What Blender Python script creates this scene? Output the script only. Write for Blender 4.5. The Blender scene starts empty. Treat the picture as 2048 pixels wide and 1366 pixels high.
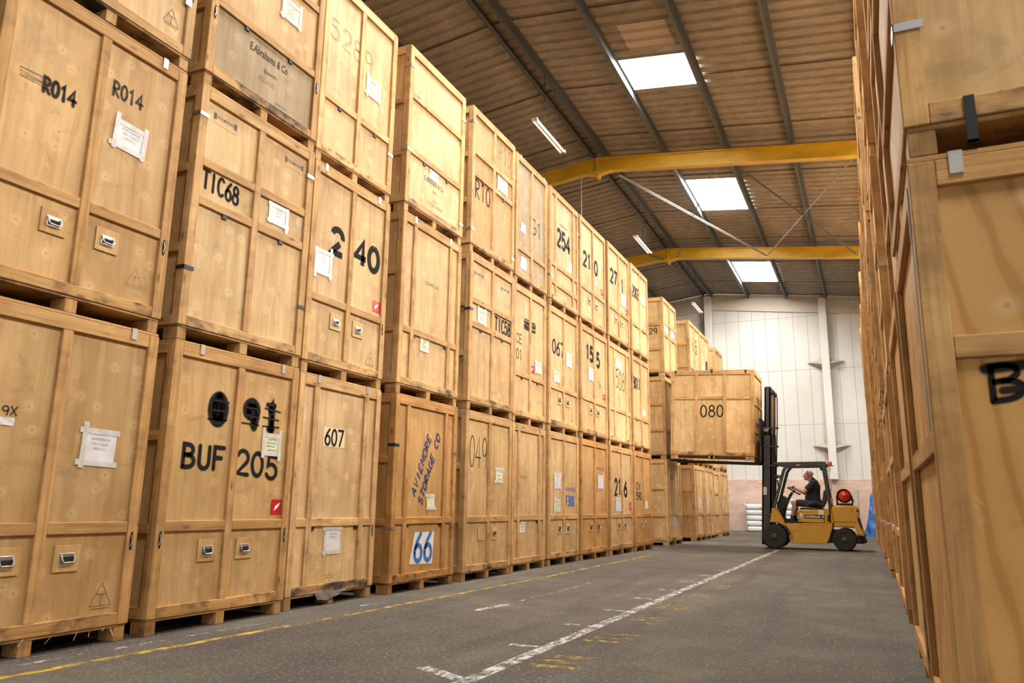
import bpy, math, random
from mathutils import Vector, Matrix

# ------------------------------------------------------------------ camera, world, exposure
scene = bpy.context.scene
col = scene.collection
sin, cos, pi = math.sin, math.cos, math.pi

YAW, PITCH, ROLL, FPX = 0.432265, 0.209603, 0.014140, 1534.56
def make_camera():
    cy, sy, cp, sp = cos(YAW), sin(YAW), cos(PITCH), sin(PITCH)
    fwd = Vector((-sy * cp, cy * cp, sp)); right = Vector((cy, sy, 0)); up = right.cross(fwd)
    r2 = cos(ROLL) * right + sin(ROLL) * up
    u2 = -sin(ROLL) * right + cos(ROLL) * up
    cam = bpy.data.cameras.new('camera')
    cam.sensor_width = 36.0
    cam.lens = FPX / 2048.0 * 36.0
    cam.clip_start, cam.clip_end = 0.05, 200
    cam.dof.use_dof = True
    cam.dof.focus_distance = 11.0
    cam.dof.aperture_fstop = 4.0
    o = bpy.data.objects.new('camera', cam)
    m = Matrix((r2, u2, -fwd)).transposed().to_4x4()
    m.translation = Vector((0, 0, 1.0))
    o.matrix_world = m
    col.objects.link(o)
    scene.camera = o
make_camera()

scene.view_settings.view_transform = 'Standard'
scene.view_settings.look = 'None'
scene.view_settings.gamma = 1.0
scene.view_settings.use_curve_mapping = False
scene.view_settings.exposure = -0.12
scene.cycles.max_bounces = 8
scene.cycles.diffuse_bounces = 5

SKYLIGHT = 74.0        # radiance of the daylit roof sheets
DOORFILL = 2.6        # sky strength; fill through an unseen doorway added behind the camera

w = bpy.data.worlds.new('world'); scene.world = w
w.use_nodes = True
w.node_tree.nodes['Background'].inputs[0].default_value = (1.0, .975, .93, 1)
w.node_tree.nodes['Background'].inputs[1].default_value = DOORFILL

# ------------------------------------------------------------------ helpers
class MB:
    """collects geometry, build() links it as ONE mesh object"""
    def __init__(s):
        s.v, s.f, s.uv, s.sm = [], [], {}, set()
    def add(s, vs, fs, smooth=False):
        o = len(s.v)
        s.v += [tuple(p) for p in vs]
        for f in fs:
            if smooth: s.sm.add(len(s.f))
            s.f.append(tuple(i + o for i in f))
        return s
    def box(s, x0, x1, y0, y1, z0, z1, b=0.0, M=None):
        if x1 < x0: x0, x1 = x1, x0
        if y1 < y0: y0, y1 = y1, y0
        if z1 < z0: z0, z1 = z1, z0
        c = (x0, x1), (y0, y1), (z0, z1)
        b = min(b, (x1 - x0) * .3, (y1 - y0) * .3, (z1 - z0) * .3)
        if b <= 0:
            vs = [(c[0][i], c[1][j], c[2][k]) for i in (0, 1) for j in (0, 1) for k in (0, 1)]
            fs = [(0, 1, 3, 2), (4, 6, 7, 5), (0, 4, 5, 1), (2, 3, 7, 6), (0, 2, 6, 4), (1, 5, 7, 3)]
        else:
            vs, idx = [], {}
            for i in (0, 1):
                for j in (0, 1):
                    for k in (0, 1):
                        for a in range(3):
                            p = []
                            for ax, t in enumerate((i, j, k)):
                                q = c[ax][t]
                                if ax != a: q += b if t == 0 else -b
                                p.append(q)
                            idx[(i, j, k, a)] = len(vs); vs.append(tuple(p))
            fs = []
            for a in range(3):
                o1, o2 = [q for q in range(3) if q != a]
                for t in (0, 1):
                    L = []
                    for (p, q) in ((0, 0), (1, 0), (1, 1), (0, 1)):
                        key = [0, 0, 0]; key[a] = t; key[o1] = p; key[o2] = q
                        L.append(idx[(*key, a)])
                    flip = (a == 1) != (t == 0)
                    fs.append(tuple(L[::-1] if flip else L))
                for p in (0, 1):
                    for q in (0, 1):
                        k0, k1 = [0, 0, 0], [0, 0, 0]
                        k0[o1] = k1[o1] = p; k0[o2] = k1[o2] = q; k1[a] = 1
                        fs.append((idx[(*k0, o1)], idx[(*k1, o1)], idx[(*k1, o2)], idx[(*k0, o2)]))
            for i in (0, 1):
                for j in (0, 1):
                    for k in (0, 1):
                        fs.append(tuple(idx[(i, j, k, a)] for a in range(3)))
        if M is not None: vs = [M @ Vector(p) for p in vs]
        return s.add(vs, fs)
    def bar(s, p0, p1, w_, h_, up=(0, 0, 1), b=0.0):
        p0, p1 = Vector(p0), Vector(p1)
        d = p1 - p0; L = d.length; d.normalize()
        up = Vector(up)
        if abs(up.dot(d)) > .98: up = Vector((1, 0, 0))
        x = d.cross(up).normalized(); z = x.cross(d)
        M = Matrix((x, d, z)).transposed().to_4x4(); M.translation = p0
        return s.box(-w_ / 2, w_ / 2, 0, L, -h_ / 2, h_ / 2, b, M)
    def tube(s, pts, r, n=8, caps=True, radii=None):
        pts = [Vector(p) for p in pts]
        rings, ref = [], None
        for i, p in enumerate(pts):
            d = (pts[min(i + 1, len(pts) - 1)] - pts[max(i - 1, 0)]).normalized()
            if ref is None:
                ref = Vector((0, 0, 1)) if abs(d.z) < .9 else Vector((1, 0, 0))
            x = d.cross(ref).normalized(); ref = x.cross(d).normalized()
            rr = radii[i] if radii else r
            rings.append([p + rr * (cos(2 * pi * k / n) * x + sin(2 * pi * k / n) * ref) for k in range(n)])
        vs = [q for R in rings for q in R]
        fs = [(i * n + k, i * n + (k + 1) % n, (i + 1) * n + (k + 1) % n, (i + 1) * n + k) for i in range(len(pts) - 1) for k in range(n)]
        s.add(vs, fs, True)
        if caps:
            s.add(rings[0], [tuple(range(n))]); s.add(rings[-1], [tuple(range(n))[::-1]])
        return s
    def lathe(s, prof, c, axis='y', n=24, caps=True):
        """prof: (radius, distance along axis)"""
        vs = []
        for r, t in prof:
            for k in range(n):
                a = 2 * pi * k / n
                p = {'y': (r * cos(a), t, r * sin(a)), 'x': (t, r * cos(a), r * sin(a)), 'z': (r * cos(a), r * sin(a), t)}[axis]
                vs.append((c[0] + p[0], c[1] + p[1], c[2] + p[2]))
        m = len(prof)
        s.add(vs, [(i * n + k, i * n + (k + 1) % n, (i + 1) * n + (k + 1) % n, (i + 1) * n + k) for i in range(m - 1) for k in range(n)], True)
        if caps:
            s.add(vs[:n], [tuple(range(n))]); s.add(vs[-n:], [tuple(range(n))[::-1]])
        return s
    def prism(s, poly, y0, y1, b=0.0):
        """polygon in x,z extruded along y with an optional small chamfer"""
        n = len(poly)
        if b <= 0:
            vs = [(x, y0, z) for x, z in poly] + [(x, y1, z) for x, z in poly]
            return s.add(vs, [tuple(range(n)), tuple(range(n, 2 * n))[::-1]] + [(i, n + i, n + (i + 1) % n, (i + 1) % n) for i in range(n)])
        cx, cz = sum(p[0] for p in poly) / n, sum(p[1] for p in poly) / n
        def ins(x, z):
            d = math.hypot(x - cx, z - cz) or 1
            return x - (x - cx) / d * b, z - (z - cz) / d * b
        pin = [ins(*p) for p in poly]
        vs = [(x, y0, z) for x, z in pin] + [(x, y0 + b, z) for x, z in poly] + [(x, y1 - b, z) for x, z in poly] + [(x, y1, z) for x, z in pin]
        fs = [tuple(range(n)), tuple(range(3 * n, 4 * n))[::-1]]
        for L in range(3):
            fs += [(L * n + i, (L + 1) * n + i, (L + 1) * n + (i + 1) % n, L * n + (i + 1) % n) for i in range(n)]
        return s.add(vs, fs)
    def ball(s, c, r, n=12, sc=(1, 1, 1), M=None):
        vs, m = [], n // 2 + 1
        for i in range(m + 1):
            t = pi * i / m
            for k in range(n):
                a = 2 * pi * k / n
                p = Vector((r * sc[0] * sin(t) * cos(a), r * sc[1] * sin(t) * sin(a), r * sc[2] * cos(t)))
                if M is not None: p = M @ p
                vs.append((c[0] + p[0], c[1] + p[1], c[2] + p[2]))
        return s.add(vs, [(i * n + k, (i + 1) * n + k, (i + 1) * n + (k + 1) % n, i * n + (k + 1) % n) for i in range(m) for k in range(n)], True)
    def mesh(s, name):
        me = bpy.data.meshes.new(name)
        me.from_pydata(s.v, [], s.f)
        if s.sm:
            for i in s.sm: me.polygons[i].use_smooth = True
        if s.uv:
            L = me.uv_layers.new(name='UVMap')
            for lp in me.loops: L.data[lp.index].uv = s.uv.get(lp.vertex_index, (0, 0))
        me.validate(); me.update()
        return me
    def build(s, name, m, parent=None, color=None, loc=None):
        o = bpy.data.objects.new(name, s.mesh(name))
        o.data.materials.append(m)
        col.objects.link(o)
        if parent is not None: o.parent = parent
        if color is not None: o.color = (*color, 1)
        if loc is not None: o.location = loc
        return o

def empty(name, loc=(0, 0, 0), rz=0.0, label=None, cat=None, group=None):
    o = bpy.data.objects.new(name, None)
    o.empty_display_size = .1
    o.location = loc; o.rotation_euler = (0, 0, rz)
    col.objects.link(o)
    return tag(o, label, cat, group)
def tag(o, label=None, cat=None, group=None, kind=None):
    if label: o['label'] = label
    if cat: o['category'] = cat
    if group: o['group'] = group
    if kind: o['kind'] = kind
    return o
def lerp(a, b, t): return a + (b - a) * t

# ------------------------------------------------------------------ materials
class NT:
    def __init__(s, name):
        s.m = bpy.data.materials.new(name); s.m.use_nodes = True
        s.t = s.m.node_tree; s.n = s.t.nodes
        s.b = s.n['Principled BSDF']
    def add(s, t, **kw):
        q = s.n.new(t)
        for k, v in kw.items():
            if k in q.inputs: q.inputs[k].default_value = v
            else: setattr(q, k, v)
        return q
    def link(s, a, b): s.t.links.new(a, b)
    def set(s, **kw):
        for k, v in kw.items(): s.b.inputs[k.replace('_', ' ')].default_value = v
    def coords(s, scale, rand=True, rot=(0, 0, 0)):
        tc = s.add('ShaderNodeTexCoord'); src = tc.outputs['Object']
        if rand:
            oi = s.add('ShaderNodeObjectInfo')
            mu = s.add('ShaderNodeMath', operation='MULTIPLY'); s.link(oi.outputs['Random'], mu.inputs[0]); mu.inputs[1].default_value = 37.0
            va = s.add('ShaderNodeVectorMath', operation='ADD'); s.link(src, va.inputs[0]); s.link(mu.outputs[0], va.inputs[1]); src = va.outputs[0]
        mp = s.add('ShaderNodeMapping'); mp.inputs['Scale'].default_value = scale; mp.inputs['Rotation'].default_value = rot
        s.link(src, mp.inputs[0])
        return mp.outputs[0]
    def flat(s, su, sv):
        """surface coordinates of an upright board: across, up"""
        sx = s.add('ShaderNodeSeparateXYZ'); s.link(s.coords((1, 1, 1)), sx.inputs[0])
        ad = s.add('ShaderNodeMath', operation='ADD'); s.link(sx.outputs[0], ad.inputs[0]); s.link(sx.outputs[1], ad.inputs[1])
        m1 = s.add('ShaderNodeMath', operation='MULTIPLY'); s.link(ad.outputs[0], m1.inputs[0]); m1.inputs[1].default_value = su
        m2 = s.add('ShaderNodeMath', operation='MULTIPLY'); s.link(sx.outputs[2], m2.inputs[0]); m2.inputs[1].default_value = sv
        cb = s.add('ShaderNodeCombineXYZ'); s.link(m1.outputs[0], cb.inputs[0]); s.link(m2.outputs[0], cb.inputs[1])
        return cb.outputs[0]
    def noise(s, vec, scale=1.0, detail=3.0, rough=.55, dist=0.0):
        q = s.add('ShaderNodeTexNoise'); q.inputs['Scale'].default_value = scale; q.inputs['Detail'].default_value = detail
        q.inputs['Roughness'].default_value = rough; q.inputs['Distortion'].default_value = dist
        s.link(vec, q.inputs['Vector']); return q.outputs['Fac']
    def ramp(s, fac, stops):
        q = s.add('ShaderNodeValToRGB'); e = q.color_ramp.elements
        for i, (p, c) in enumerate(stops):
            el = e[i] if i < 2 else e.new(p)
            el.position = p; el.color = (*c, 1) if len(c) == 3 else c
        s.link(fac, q.inputs[0]); return q.outputs[0]
    def mix(s, fac, a, b, mode='MIX'):
        q = s.add('ShaderNodeMix', data_type='RGBA', blend_type=mode)
        for sock, v in ((q.inputs[0], fac), (q.inputs[6], a), (q.inputs[7], b)):
            if isinstance(v, (int, float)): sock.default_value = v
            elif isinstance(v, tuple): sock.default_value = (*v, 1) if len(v) == 3 else v
            else: s.link(v, sock)
        return q.outputs[2]
    def bump(s, h, strength=.2, dist=.01):
        q = s.add('ShaderNodeBump'); q.inputs['Strength'].default_value = strength; q.inputs['Distance'].default_value = dist
        s.link(h, q.inputs['Height']); s.link(q.outputs[0], s.b.inputs['Normal'])
    def color(s, sock): s.link(sock, s.b.inputs['Base Color'])
def g3(v): return (v, v, v)

def mat_plain(name, c, rough=.6, metal=0.0, **kw):
    q = NT(name); q.set(Base_Color=(*c, 1), Roughness=rough, Metallic=metal, **kw); return q.m

def mat_pine(name, axis, dirt=0.0):
    q = NT(name)
    sc = {'v': (34, 34, 1.6), 'h': (1.6, 34, 34), 'd': (34, 1.6, 34)}[axis]
    v = q.coords(sc)
    grain = q.noise(v, 1.0, 4, .6, .6)
    c = q.ramp(grain, [(.25, (.38, .205, .074)), (.5, (.55, .34, .142)), (.8, (.68, .455, .222))])
    big = q.noise(q.coords((1.3, 1.3, 1.3)), 1.0, 2)
    c = q.mix(1.0, c, q.ramp(big, [(.3, (.78, .72, .68)), (.7, (1.1, 1.1, 1.08))]), 'MULTIPLY')
    kv = q.coords({'v': (9, 9, 3.2), 'h': (3.2, 9, 9), 'd': (9, 3.2, 9)}[axis])
    vo = q.add('ShaderNodeTexVoronoi', feature='F1'); vo.inputs['Scale'].default_value = 1.0; q.link(kv, vo.inputs['Vector'])
    c = q.mix(q.ramp(vo.outputs['Distance'], [(.06, g3(.75)), (.17, g3(0))]), c, (.13, .055, .02))
    if dirt:
        dn = q.noise(q.coords((3.0, 3.0, 5.0)), 1.0, 5, .65)
        c = q.mix(q.ramp(dn, [(.47, g3(0)), (.66, g3(dirt))]), c, (.055, .038, .024))
    oi = q.add('ShaderNodeObjectInfo')
    c = q.mix(1.0, c, oi.outputs['Color'], 'MULTIPLY')
    q.color(c); q.set(Roughness=.72)
    q.b.inputs['Specular IOR Level'].default_value = .25
    q.bump(grain, .25, .004)
    return q.m

def mat_ply(name, figured=False):
    q = NT(name)
    v = q.coords((9, 9, .9))
    if figured:
        wv = q.add('ShaderNodeTexWave', wave_type='RINGS', rings_direction='Y'); wv.inputs['Scale'].default_value = 3.4
        wv.inputs['Distortion'].default_value = 9.0; wv.inputs['Detail'].default_value = 2.5; wv.inputs['Detail Scale'].default_value = .8
        q.link(q.coords((1.0, 1, .32)), wv.inputs['Vector'])
        c = q.ramp(wv.outputs['Fac'], [(.0, (.60, .36, .13)), (.75, (.57, .335, .115)), (.95, (.47, .255, .08))])
        grain = q.noise(v, 1.0, 4, .6)
    else:
        grain = q.noise(v, 1.0, 4, .6, 1.2)
        c = q.ramp(grain, [(.3, (.48, .30, .122)), (.55, (.585, .392, .182)), (.75, (.66, .465, .245))])
    big = q.noise(q.coords((1.5, 1.5, 1.1)), 1.0, 3, .5)
    c = q.mix(1.0, c, q.ramp(big, [(.28, (.80, .73, .64)), (.5, g3(.97)), (.75, (1.12, 1.13, 1.14))]), 'MULTIPLY')
    # pale scuffs
    sc = q.noise(q.coords((4, 4, 2.2)), 1.0, 6, .7, 1.5)
    c = q.mix(q.ramp(sc, [(.63, g3(0)), (.74, g3(.5))]), c, (.78, .62, .38))
    # knots and plugs
    vo = q.add('ShaderNodeTexVoronoi', feature='F1'); vo.inputs['Scale'].default_value = 1.0; vo.inputs['Randomness'].default_value = 1.0
    vo.voronoi_dimensions = '2D'; q.link(q.flat(3.1, 3.5), vo.inputs['Vector'])
    c = q.mix(q.ramp(vo.outputs['Distance'], [(.022, g3(.85)), (.048, g3(0))]), c, (.17, .085, .03))
    c = q.mix(q.ramp(vo.outputs['Distance'], [(.04, g3(.40)), (.19, g3(0))]), c, (.80, .60, .33))
    # grey wear smears
    dn = q.noise(q.coords((2.2, 2.2, 3.2)), 1.0, 6, .7, .8)
    c = q.mix(q.ramp(dn, [(.56, g3(0)), (.76, g3(.55))]), c, (.22, .14, .07))
    oi = q.add('ShaderNodeObjectInfo')
    c = q.mix(1.0, c, oi.outputs['Color'], 'MULTIPLY')
    q.color(c); q.set(Roughness=.62)
    q.b.inputs['Specular IOR Level'].default_value = .3
    q.bump(grain, .12, .004)
    return q.m

def mat_paint(name, c, hard=.62, alpha=1.0, wear=0.0, rough=.8):
    """ink or spray that thins out towards the edge of the stroke (UV x = 0 middle .. 1 edge)"""
    q = NT(name); q.set(Base_Color=(*c, 1), Roughness=rough)
    q.b.inputs['Specular IOR Level'].default_value = .15
    uv = q.add('ShaderNodeUVMap'); sx = q.add('ShaderNodeSeparateXYZ'); q.link(uv.outputs[0], sx.inputs[0])
    mr = q.add('ShaderNodeMapRange', interpolation_type='SMOOTHSTEP'); q.link(sx.outputs[0], mr.inputs[0])
    mr.inputs[1].default_value = hard; mr.inputs[2].default_value = 1.0; mr.inputs[3].default_value = alpha; mr.inputs[4].default_value = 0.0
    a = mr.outputs[0]
    if wear:
        n = q.noise(q.coords((14, 14, 14)), 1.0, 5, .75)
        r = q.ramp(n, [(.5 - .2 * wear, g3(1)), (.62 - .1 * wear, g3(1 - wear))][::-1] if False else [(.42, g3(1 - wear)), (.58, g3(1))])
        mu = q.add('ShaderNodeMath', operation='MULTIPLY'); q.link(a, mu.inputs[0]); q.link(r, mu.inputs[1]); a = mu.outputs[0]
    q.link(a, q.b.inputs['Alpha'])
    return q.m

PINE_V, PINE_H, PINE_D = mat_pine('pine_upright', 'v', .34), mat_pine('pine_rail', 'h', .3), mat_pine('pine_deep', 'd')
PINE_DIRTY = mat_pine('pine_scuffed', 'h', 1.0)
PINE_VD = mat_pine('pine_block', 'v', .5)
PLY, PLY_FIG = mat_ply('plywood'), mat_ply('plywood_figured', True)
STEEL = mat_plain('galvanised_steel', (.55, .55, .55), .38, 1.0)
BLACKM = mat_plain('black_steel', (.018, .018, .02), .45, .3)
SLOT = mat_plain('dark_slot', (.012, .010, .008), .9)
SPRAY = mat_paint('black_spray', (.012, .011, .011), .5, 1.0)
SPRAYSOFT = mat_paint('black_spray_faded', (.02, .017, .015), .3, .97)
STENCIL = mat_paint('black_stencil', (.012, .012, .013), .84, .96)
INK = mat_paint('ink', (.03, .025, .022), .8, .75)
PENCIL = mat_paint('pencil', (.14, .09, .045), .4, .5)
GREENP = mat_paint('green_spray', (.035, .05, .022), .45, .95)
BLUEP = mat_paint('blue_stencil', (.018, .04, .16), .85, .85, .35)
BLUEB = mat_paint('blue_brush', (.05, .20, .52), .8, .96, .15)
BLUEF = mat_paint('blue_marker', (.04, .12, .45), .8, .9)
GREYINK = mat_paint('grey_ink', (.16, .15, .15), .8, .85)
GREENI = mat_paint('green_ink', (.05, .10, .07), .6, .85)
WHITEP = mat_plain('white_patch_paint', (.80, .79, .76), .6)
def mat_paper(name, c):
    q = NT(name); q.set(Roughness=.55)
    n = q.noise(q.coords((7, 7, 7)), 1.0, 3)
    q.color(q.ramp(n, [(.3, tuple(x * .86 for x in c)), (.7, c)])); q.bump(n, .5, .01)
    return q.m
PAPER = mat_paper('paper', (.82, .80, .80)); NOTE = mat_paper('yellow_note', (.78, .80, .55)); OLDTAG = mat_paper('old_paper', (.76, .66, .45))
TAPE = mat_paper('packing_tape', (.72, .68, .62))
def mat_tape():
    q = NT('clear_tape'); n = q.noise(q.coords((16, 16, 16)), 1.0, 3)
    q.color(q.ramp(n, [(.3, (.62, .58, .53)), (.65, (.80, .78, .75))])); q.set(Roughness=.3, Alpha=.82); return q.m
TAPE = mat_tape()
RED = mat_plain('red_sticker', (.52, .012, .02), .35)
WHITE = mat_plain('white_print', (.85, .85, .85), .5)

# ------------------------------------------------------------------ stroke lettering
def arc(cx, cy, rx, ry, a0, a1, n=12):
    return [(cx + rx * cos(math.radians(lerp(a0, a1, i / n))), cy + ry * sin(math.radians(lerp(a0, a1, i / n)))) for i in range(n + 1)]
GLYPH = {
 '0': [arc(.3, .5, .29, .5, 90, 450, 18)], '1': [[(.12, .8), (.32, 1), (.32, 0)]],
 '2': [arc(.3, .71, .28, .29, 165, -35) + [(.02, 0), (.6, 0)]],
 '3': [arc(.27, .75, .27, .25, 150, -90) + arc(.27, .26, .32, .26, 90, -150)],
 '4': [[(.46, 0), (.46, 1), (.0, .32), (.64, .32)]],
 '5': [[(.56, 1), (.1, 1), (.06, .55)] + arc(.27, .32, .31, .32, 115, -150)],
 '6': [[(.50, 1), (.2, .7), (.03, .38)] + arc(.31, .29, .28, .29, 165, -190, 16)],
 '7': [[(.0, 1), (.6, 1), (.2, 0)]],
 '8': [arc(.3, .76, .23, .24, -90, 270, 14) + arc(.3, .27, .29, .27, 90, -270, 16)],
 '9': [arc(.3, .7, .27, .3, 0, 360, 16) + [(.57, .7), (.56, .4), (.48, 0)]],
 'A': [[(0, 0), (.3, 1), (.6, 0)], [(.12, .36), (.48, .36)]],
 'B': [[(.05, 0), (.05, 1)] + arc(.24, .77, .28, .23, 85, -90) + [(.05, .54)] + arc(.26, .27, .34, .27, 85, -90) + [(.05, 0)]],
 'C': [arc(.34, .5, .33, .5, 50, 310, 14)], 'D': [[(.05, 0), (.05, 1)] + arc(.2, .5, .4, .5, 90, -90, 12) + [(.05, 0)]],
 'E': [[(.55, 1), (.05, 1), (.05, 0), (.57, 0)], [(.05, .52), (.45, .52)]], 'F': [[(.57, 1), (.06, 1), (.06, 0)], [(.06, .52), (.45, .52)]],
 'G': [arc(.34, .5, .33, .5, 55, 340, 14) + [(.64, .46), (.4, .46)]],
 'H': [[(.05, 0), (.05, 1)], [(.55, 0), (.55, 1)], [(.05, .5), (.55, .5)]], 'I': [[(.3, 0), (.3, 1)]],
 'J': [[(.45, 1), (.45, .3)] + arc(.25, .28, .2, .28, 0, -170)], 'K': [[(.05, 0), (.05, 1)], [(.55, 1), (.06, .45), (.58, 0)]],
 'L': [[(.06, 1), (.06, 0), (.55, 0)]], 'M': [[(0, 0), (.08, 1), (.33, .3), (.58, 1), (.66, 0)]], 'N': [[(.04, 0), (.04, 1), (.56, 0), (.56, 1)]],
 'O': [arc(.32, .5, .31, .5, 90, 450, 18)], 'P': [[(.05, 0), (.05, 1)] + arc(.24, .74, .3, .26, 85, -90) + [(.05, .48)]],
 'R': [[(.05, 0), (.05, 1)] + arc(.24, .75, .3, .25, 85, -90) + [(.07, .5), (.58, 0)]],
 'S': [arc(.3, .75, .26, .25, 40, 250, 10) + arc(.3, .26, .28, .26, 80, -140, 10)],
 'T': [[(0, 1), (.62, 1)], [(.31, 1), (.31, 0)]], 'U': [[(.04, 1), (.04, .3)] + arc(.3, .3, .26, .3, 180, 360) + [(.56, 1)]],
 'V': [[(0, 1), (.3, 0), (.6, 1)]], 'W': [[(0, 1), (.16, 0), (.34, .8), (.52, 0), (.68, 1)]], 'X': [[(0, 0), (.55, 1)], [(0, 1), (.55, 0)]],
 'Y': [[(0, 1), (.3, .5), (.6, 1)], [(.3, .5), (.3, 0)]], 'Z': [[(0, 1), (.56, 1), (0, 0), (.58, 0)]],
 '/': [[(0, -.05), (.4, 1.05)]], '-': [[(.08, .5), (.42, .5)]], '.': [[(.05, 0), (.09, .02)]], '&': [[(.6, 0), (.15, .75)] + arc(.28, .82, .14, .18, 200, -60) + [(.08, .3)] + arc(.26, .22, .2, .22, 160, 340)],
 ' ': [], ':': [[(.2, .2), (.22, .22)], [(.2, .7), (.22, .72)]],
}
def ribbon(mb, pts, wd, place, cap=True):
    """flat stroke; uv.x runs 0 (middle) to 1 (edge)"""
    P = [Vector(p) for p in pts]
    Q = [P[0]]
    for p in P[1:]:
        if (p - Q[-1]).length > 1e-5: Q.append(p)
    P = Q
    if len(P) < 2: return
    # each stroke lies a hair above the one before it, so that crossings do not shade each other
    e0, e1, e2 = (Vector(place(*q)) for q in ((0, 0), (1, 0), (0, 1)))
    up = (e1 - e0).cross(e2 - e0).normalized(); lift = getattr(mb, 'lift', 0.0); mb.lift = lift + .00012
    flat_place = place
    place = lambda a, b, k=0.0: tuple(Vector(flat_place(a, b)) + up * (lift + k))
    h = wd / 2; o = len(mb.v); n = len(P)
    for i, p in enumerate(P):
        d0 = (P[i] - P[i - 1]).normalized() if i else (P[1] - P[0]).normalized()
        d1 = (P[i + 1] - P[i]).normalized() if i < n - 1 else d0
        t = d0 + d1
        t = t.normalized() if t.length > .2 else d1
        nrm = Vector((-t.y, t.x)); k = 1 / max(.55, abs(nrm.dot(Vector((-d0.y, d0.x)))))
        for s_, u in ((1, 1), (0, 0), (-1, 1)):
            mb.uv[len(mb.v)] = (u, 0); mb.v.append(place(*(p + nrm * h * k * s_)))
    for i in range(n - 1):
        a = o + i * 3
        mb.f += [(a, a + 1, a + 4, a + 3), (a + 1, a + 2, a + 5, a + 4)]
    if cap:
        for p, d in ((P[0], P[0] - P[1]), (P[-1], P[-1] - P[-2])):
            a0 = math.atan2(d.y, d.x); c = len(mb.v)
            mb.uv[c] = (0, 0); mb.v.append(place(p.x, p.y, .00005))
            for i in range(9):
                a = a0 - pi / 2 + pi * i / 8
                mb.uv[len(mb.v)] = (1, 0); mb.v.append(place(p.x + h * cos(a), p.y + h * sin(a), .00005))
            mb.f += [(c, c + 1 + i, c + 2 + i) for i in range(8)]
def write(mb, text, u, v, width, height, wd, place, rot=0.0, shear=0.0, adv=.82, slant=0.0, cap=True, wob=0.0, gap=None):
    """text in a box centred on (u, v)"""
    n = len(text); tot = (n - 1) * adv + .62
    sx, sy = width / tot, height
    ca, sa = cos(rot), sin(rot)
    rnd = random.Random(text)
    for i, ch in enumerate(text):
        du, dv = rnd.uniform(-wob, wob), rnd.uniform(-wob, wob)
        for st in GLYPH.get(ch, []):
            pts = []
            for (x, y) in st:
                X = (i * adv + x + du * .5 - tot / 2) * sx + shear * (y - .5) * sy
                Y = (y + dv * .4 - .5) * sy + slant * X
                pts.append((u + X * ca - Y * sa, v + X * sa + Y * ca))
            if gap and len(pts) > 1:
                # stencil bridges: cut the stroke where it passes mid height
                cut = v + gap
                seg = [pts[0]]; runs = []
                for a, b in zip(pts, pts[1:]):
                    m = 6
                    for k in range(1, m + 1):
                        q = (lerp(a[0], b[0], k / m), lerp(a[1], b[1], k / m))
                        if abs(q[1] - cut) < wd * .22:
                            if len(seg) > 1: runs.append(seg)
                            seg = []
                        else: seg.append(q)
                if len(seg) > 1: runs.append(seg)
                for r_ in runs: ribbon(mb, r_, wd, place, cap)
            else:
                ribbon(mb, pts, wd, place, cap)
_fontcache = {}
def typeset(mb, text, u, v, height, place, width=None, rot=0.0, shear=0.0, bold=0.0):
    """small print, set in the built-in typeface and turned into faces"""
    key = (text, shear, bold)
    if key not in _fontcache:
        c = bpy.data.curves.new('t', 'FONT'); c.body = text; c.align_x = 'CENTER'; c.align_y = 'CENTER'; c.shear = shear; c.offset = bold; c.resolution_u = 3
        o = bpy.data.objects.new('t', c); col.objects.link(o)
        dg = bpy.context.evaluated_depsgraph_get()
        me = bpy.data.meshes.new_from_object(o.evaluated_get(dg))
        _fontcache[key] = ([tuple(p.co) for p in me.vertices], [tuple(p.vertices) for p in me.polygons])
        bpy.data.objects.remove(o); bpy.data.curves.remove(c); bpy.data.meshes.remove(me)
    vs, fs = _fontcache[key]
    if not vs: return
    x0, x1 = min(p[0] for p in vs), max(p[0] for p in vs); y0, y1 = min(p[1] for p in vs), max(p[1] for p in vs)
    sy = height / (y1 - y0); sx = width / (x1 - x0) if width else sy
    ca, sa = cos(rot), sin(rot); o = len(mb.v)
    for (x, y, z) in vs:
        X, Y = (x - (x0 + x1) / 2) * sx, (y - (y0 + y1) / 2) * sy
        mb.v.append(place(u + X * ca - Y * sa, v + X * sa + Y * ca))
    mb.f += [tuple(i + o for i in f) for f in fs]

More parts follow.
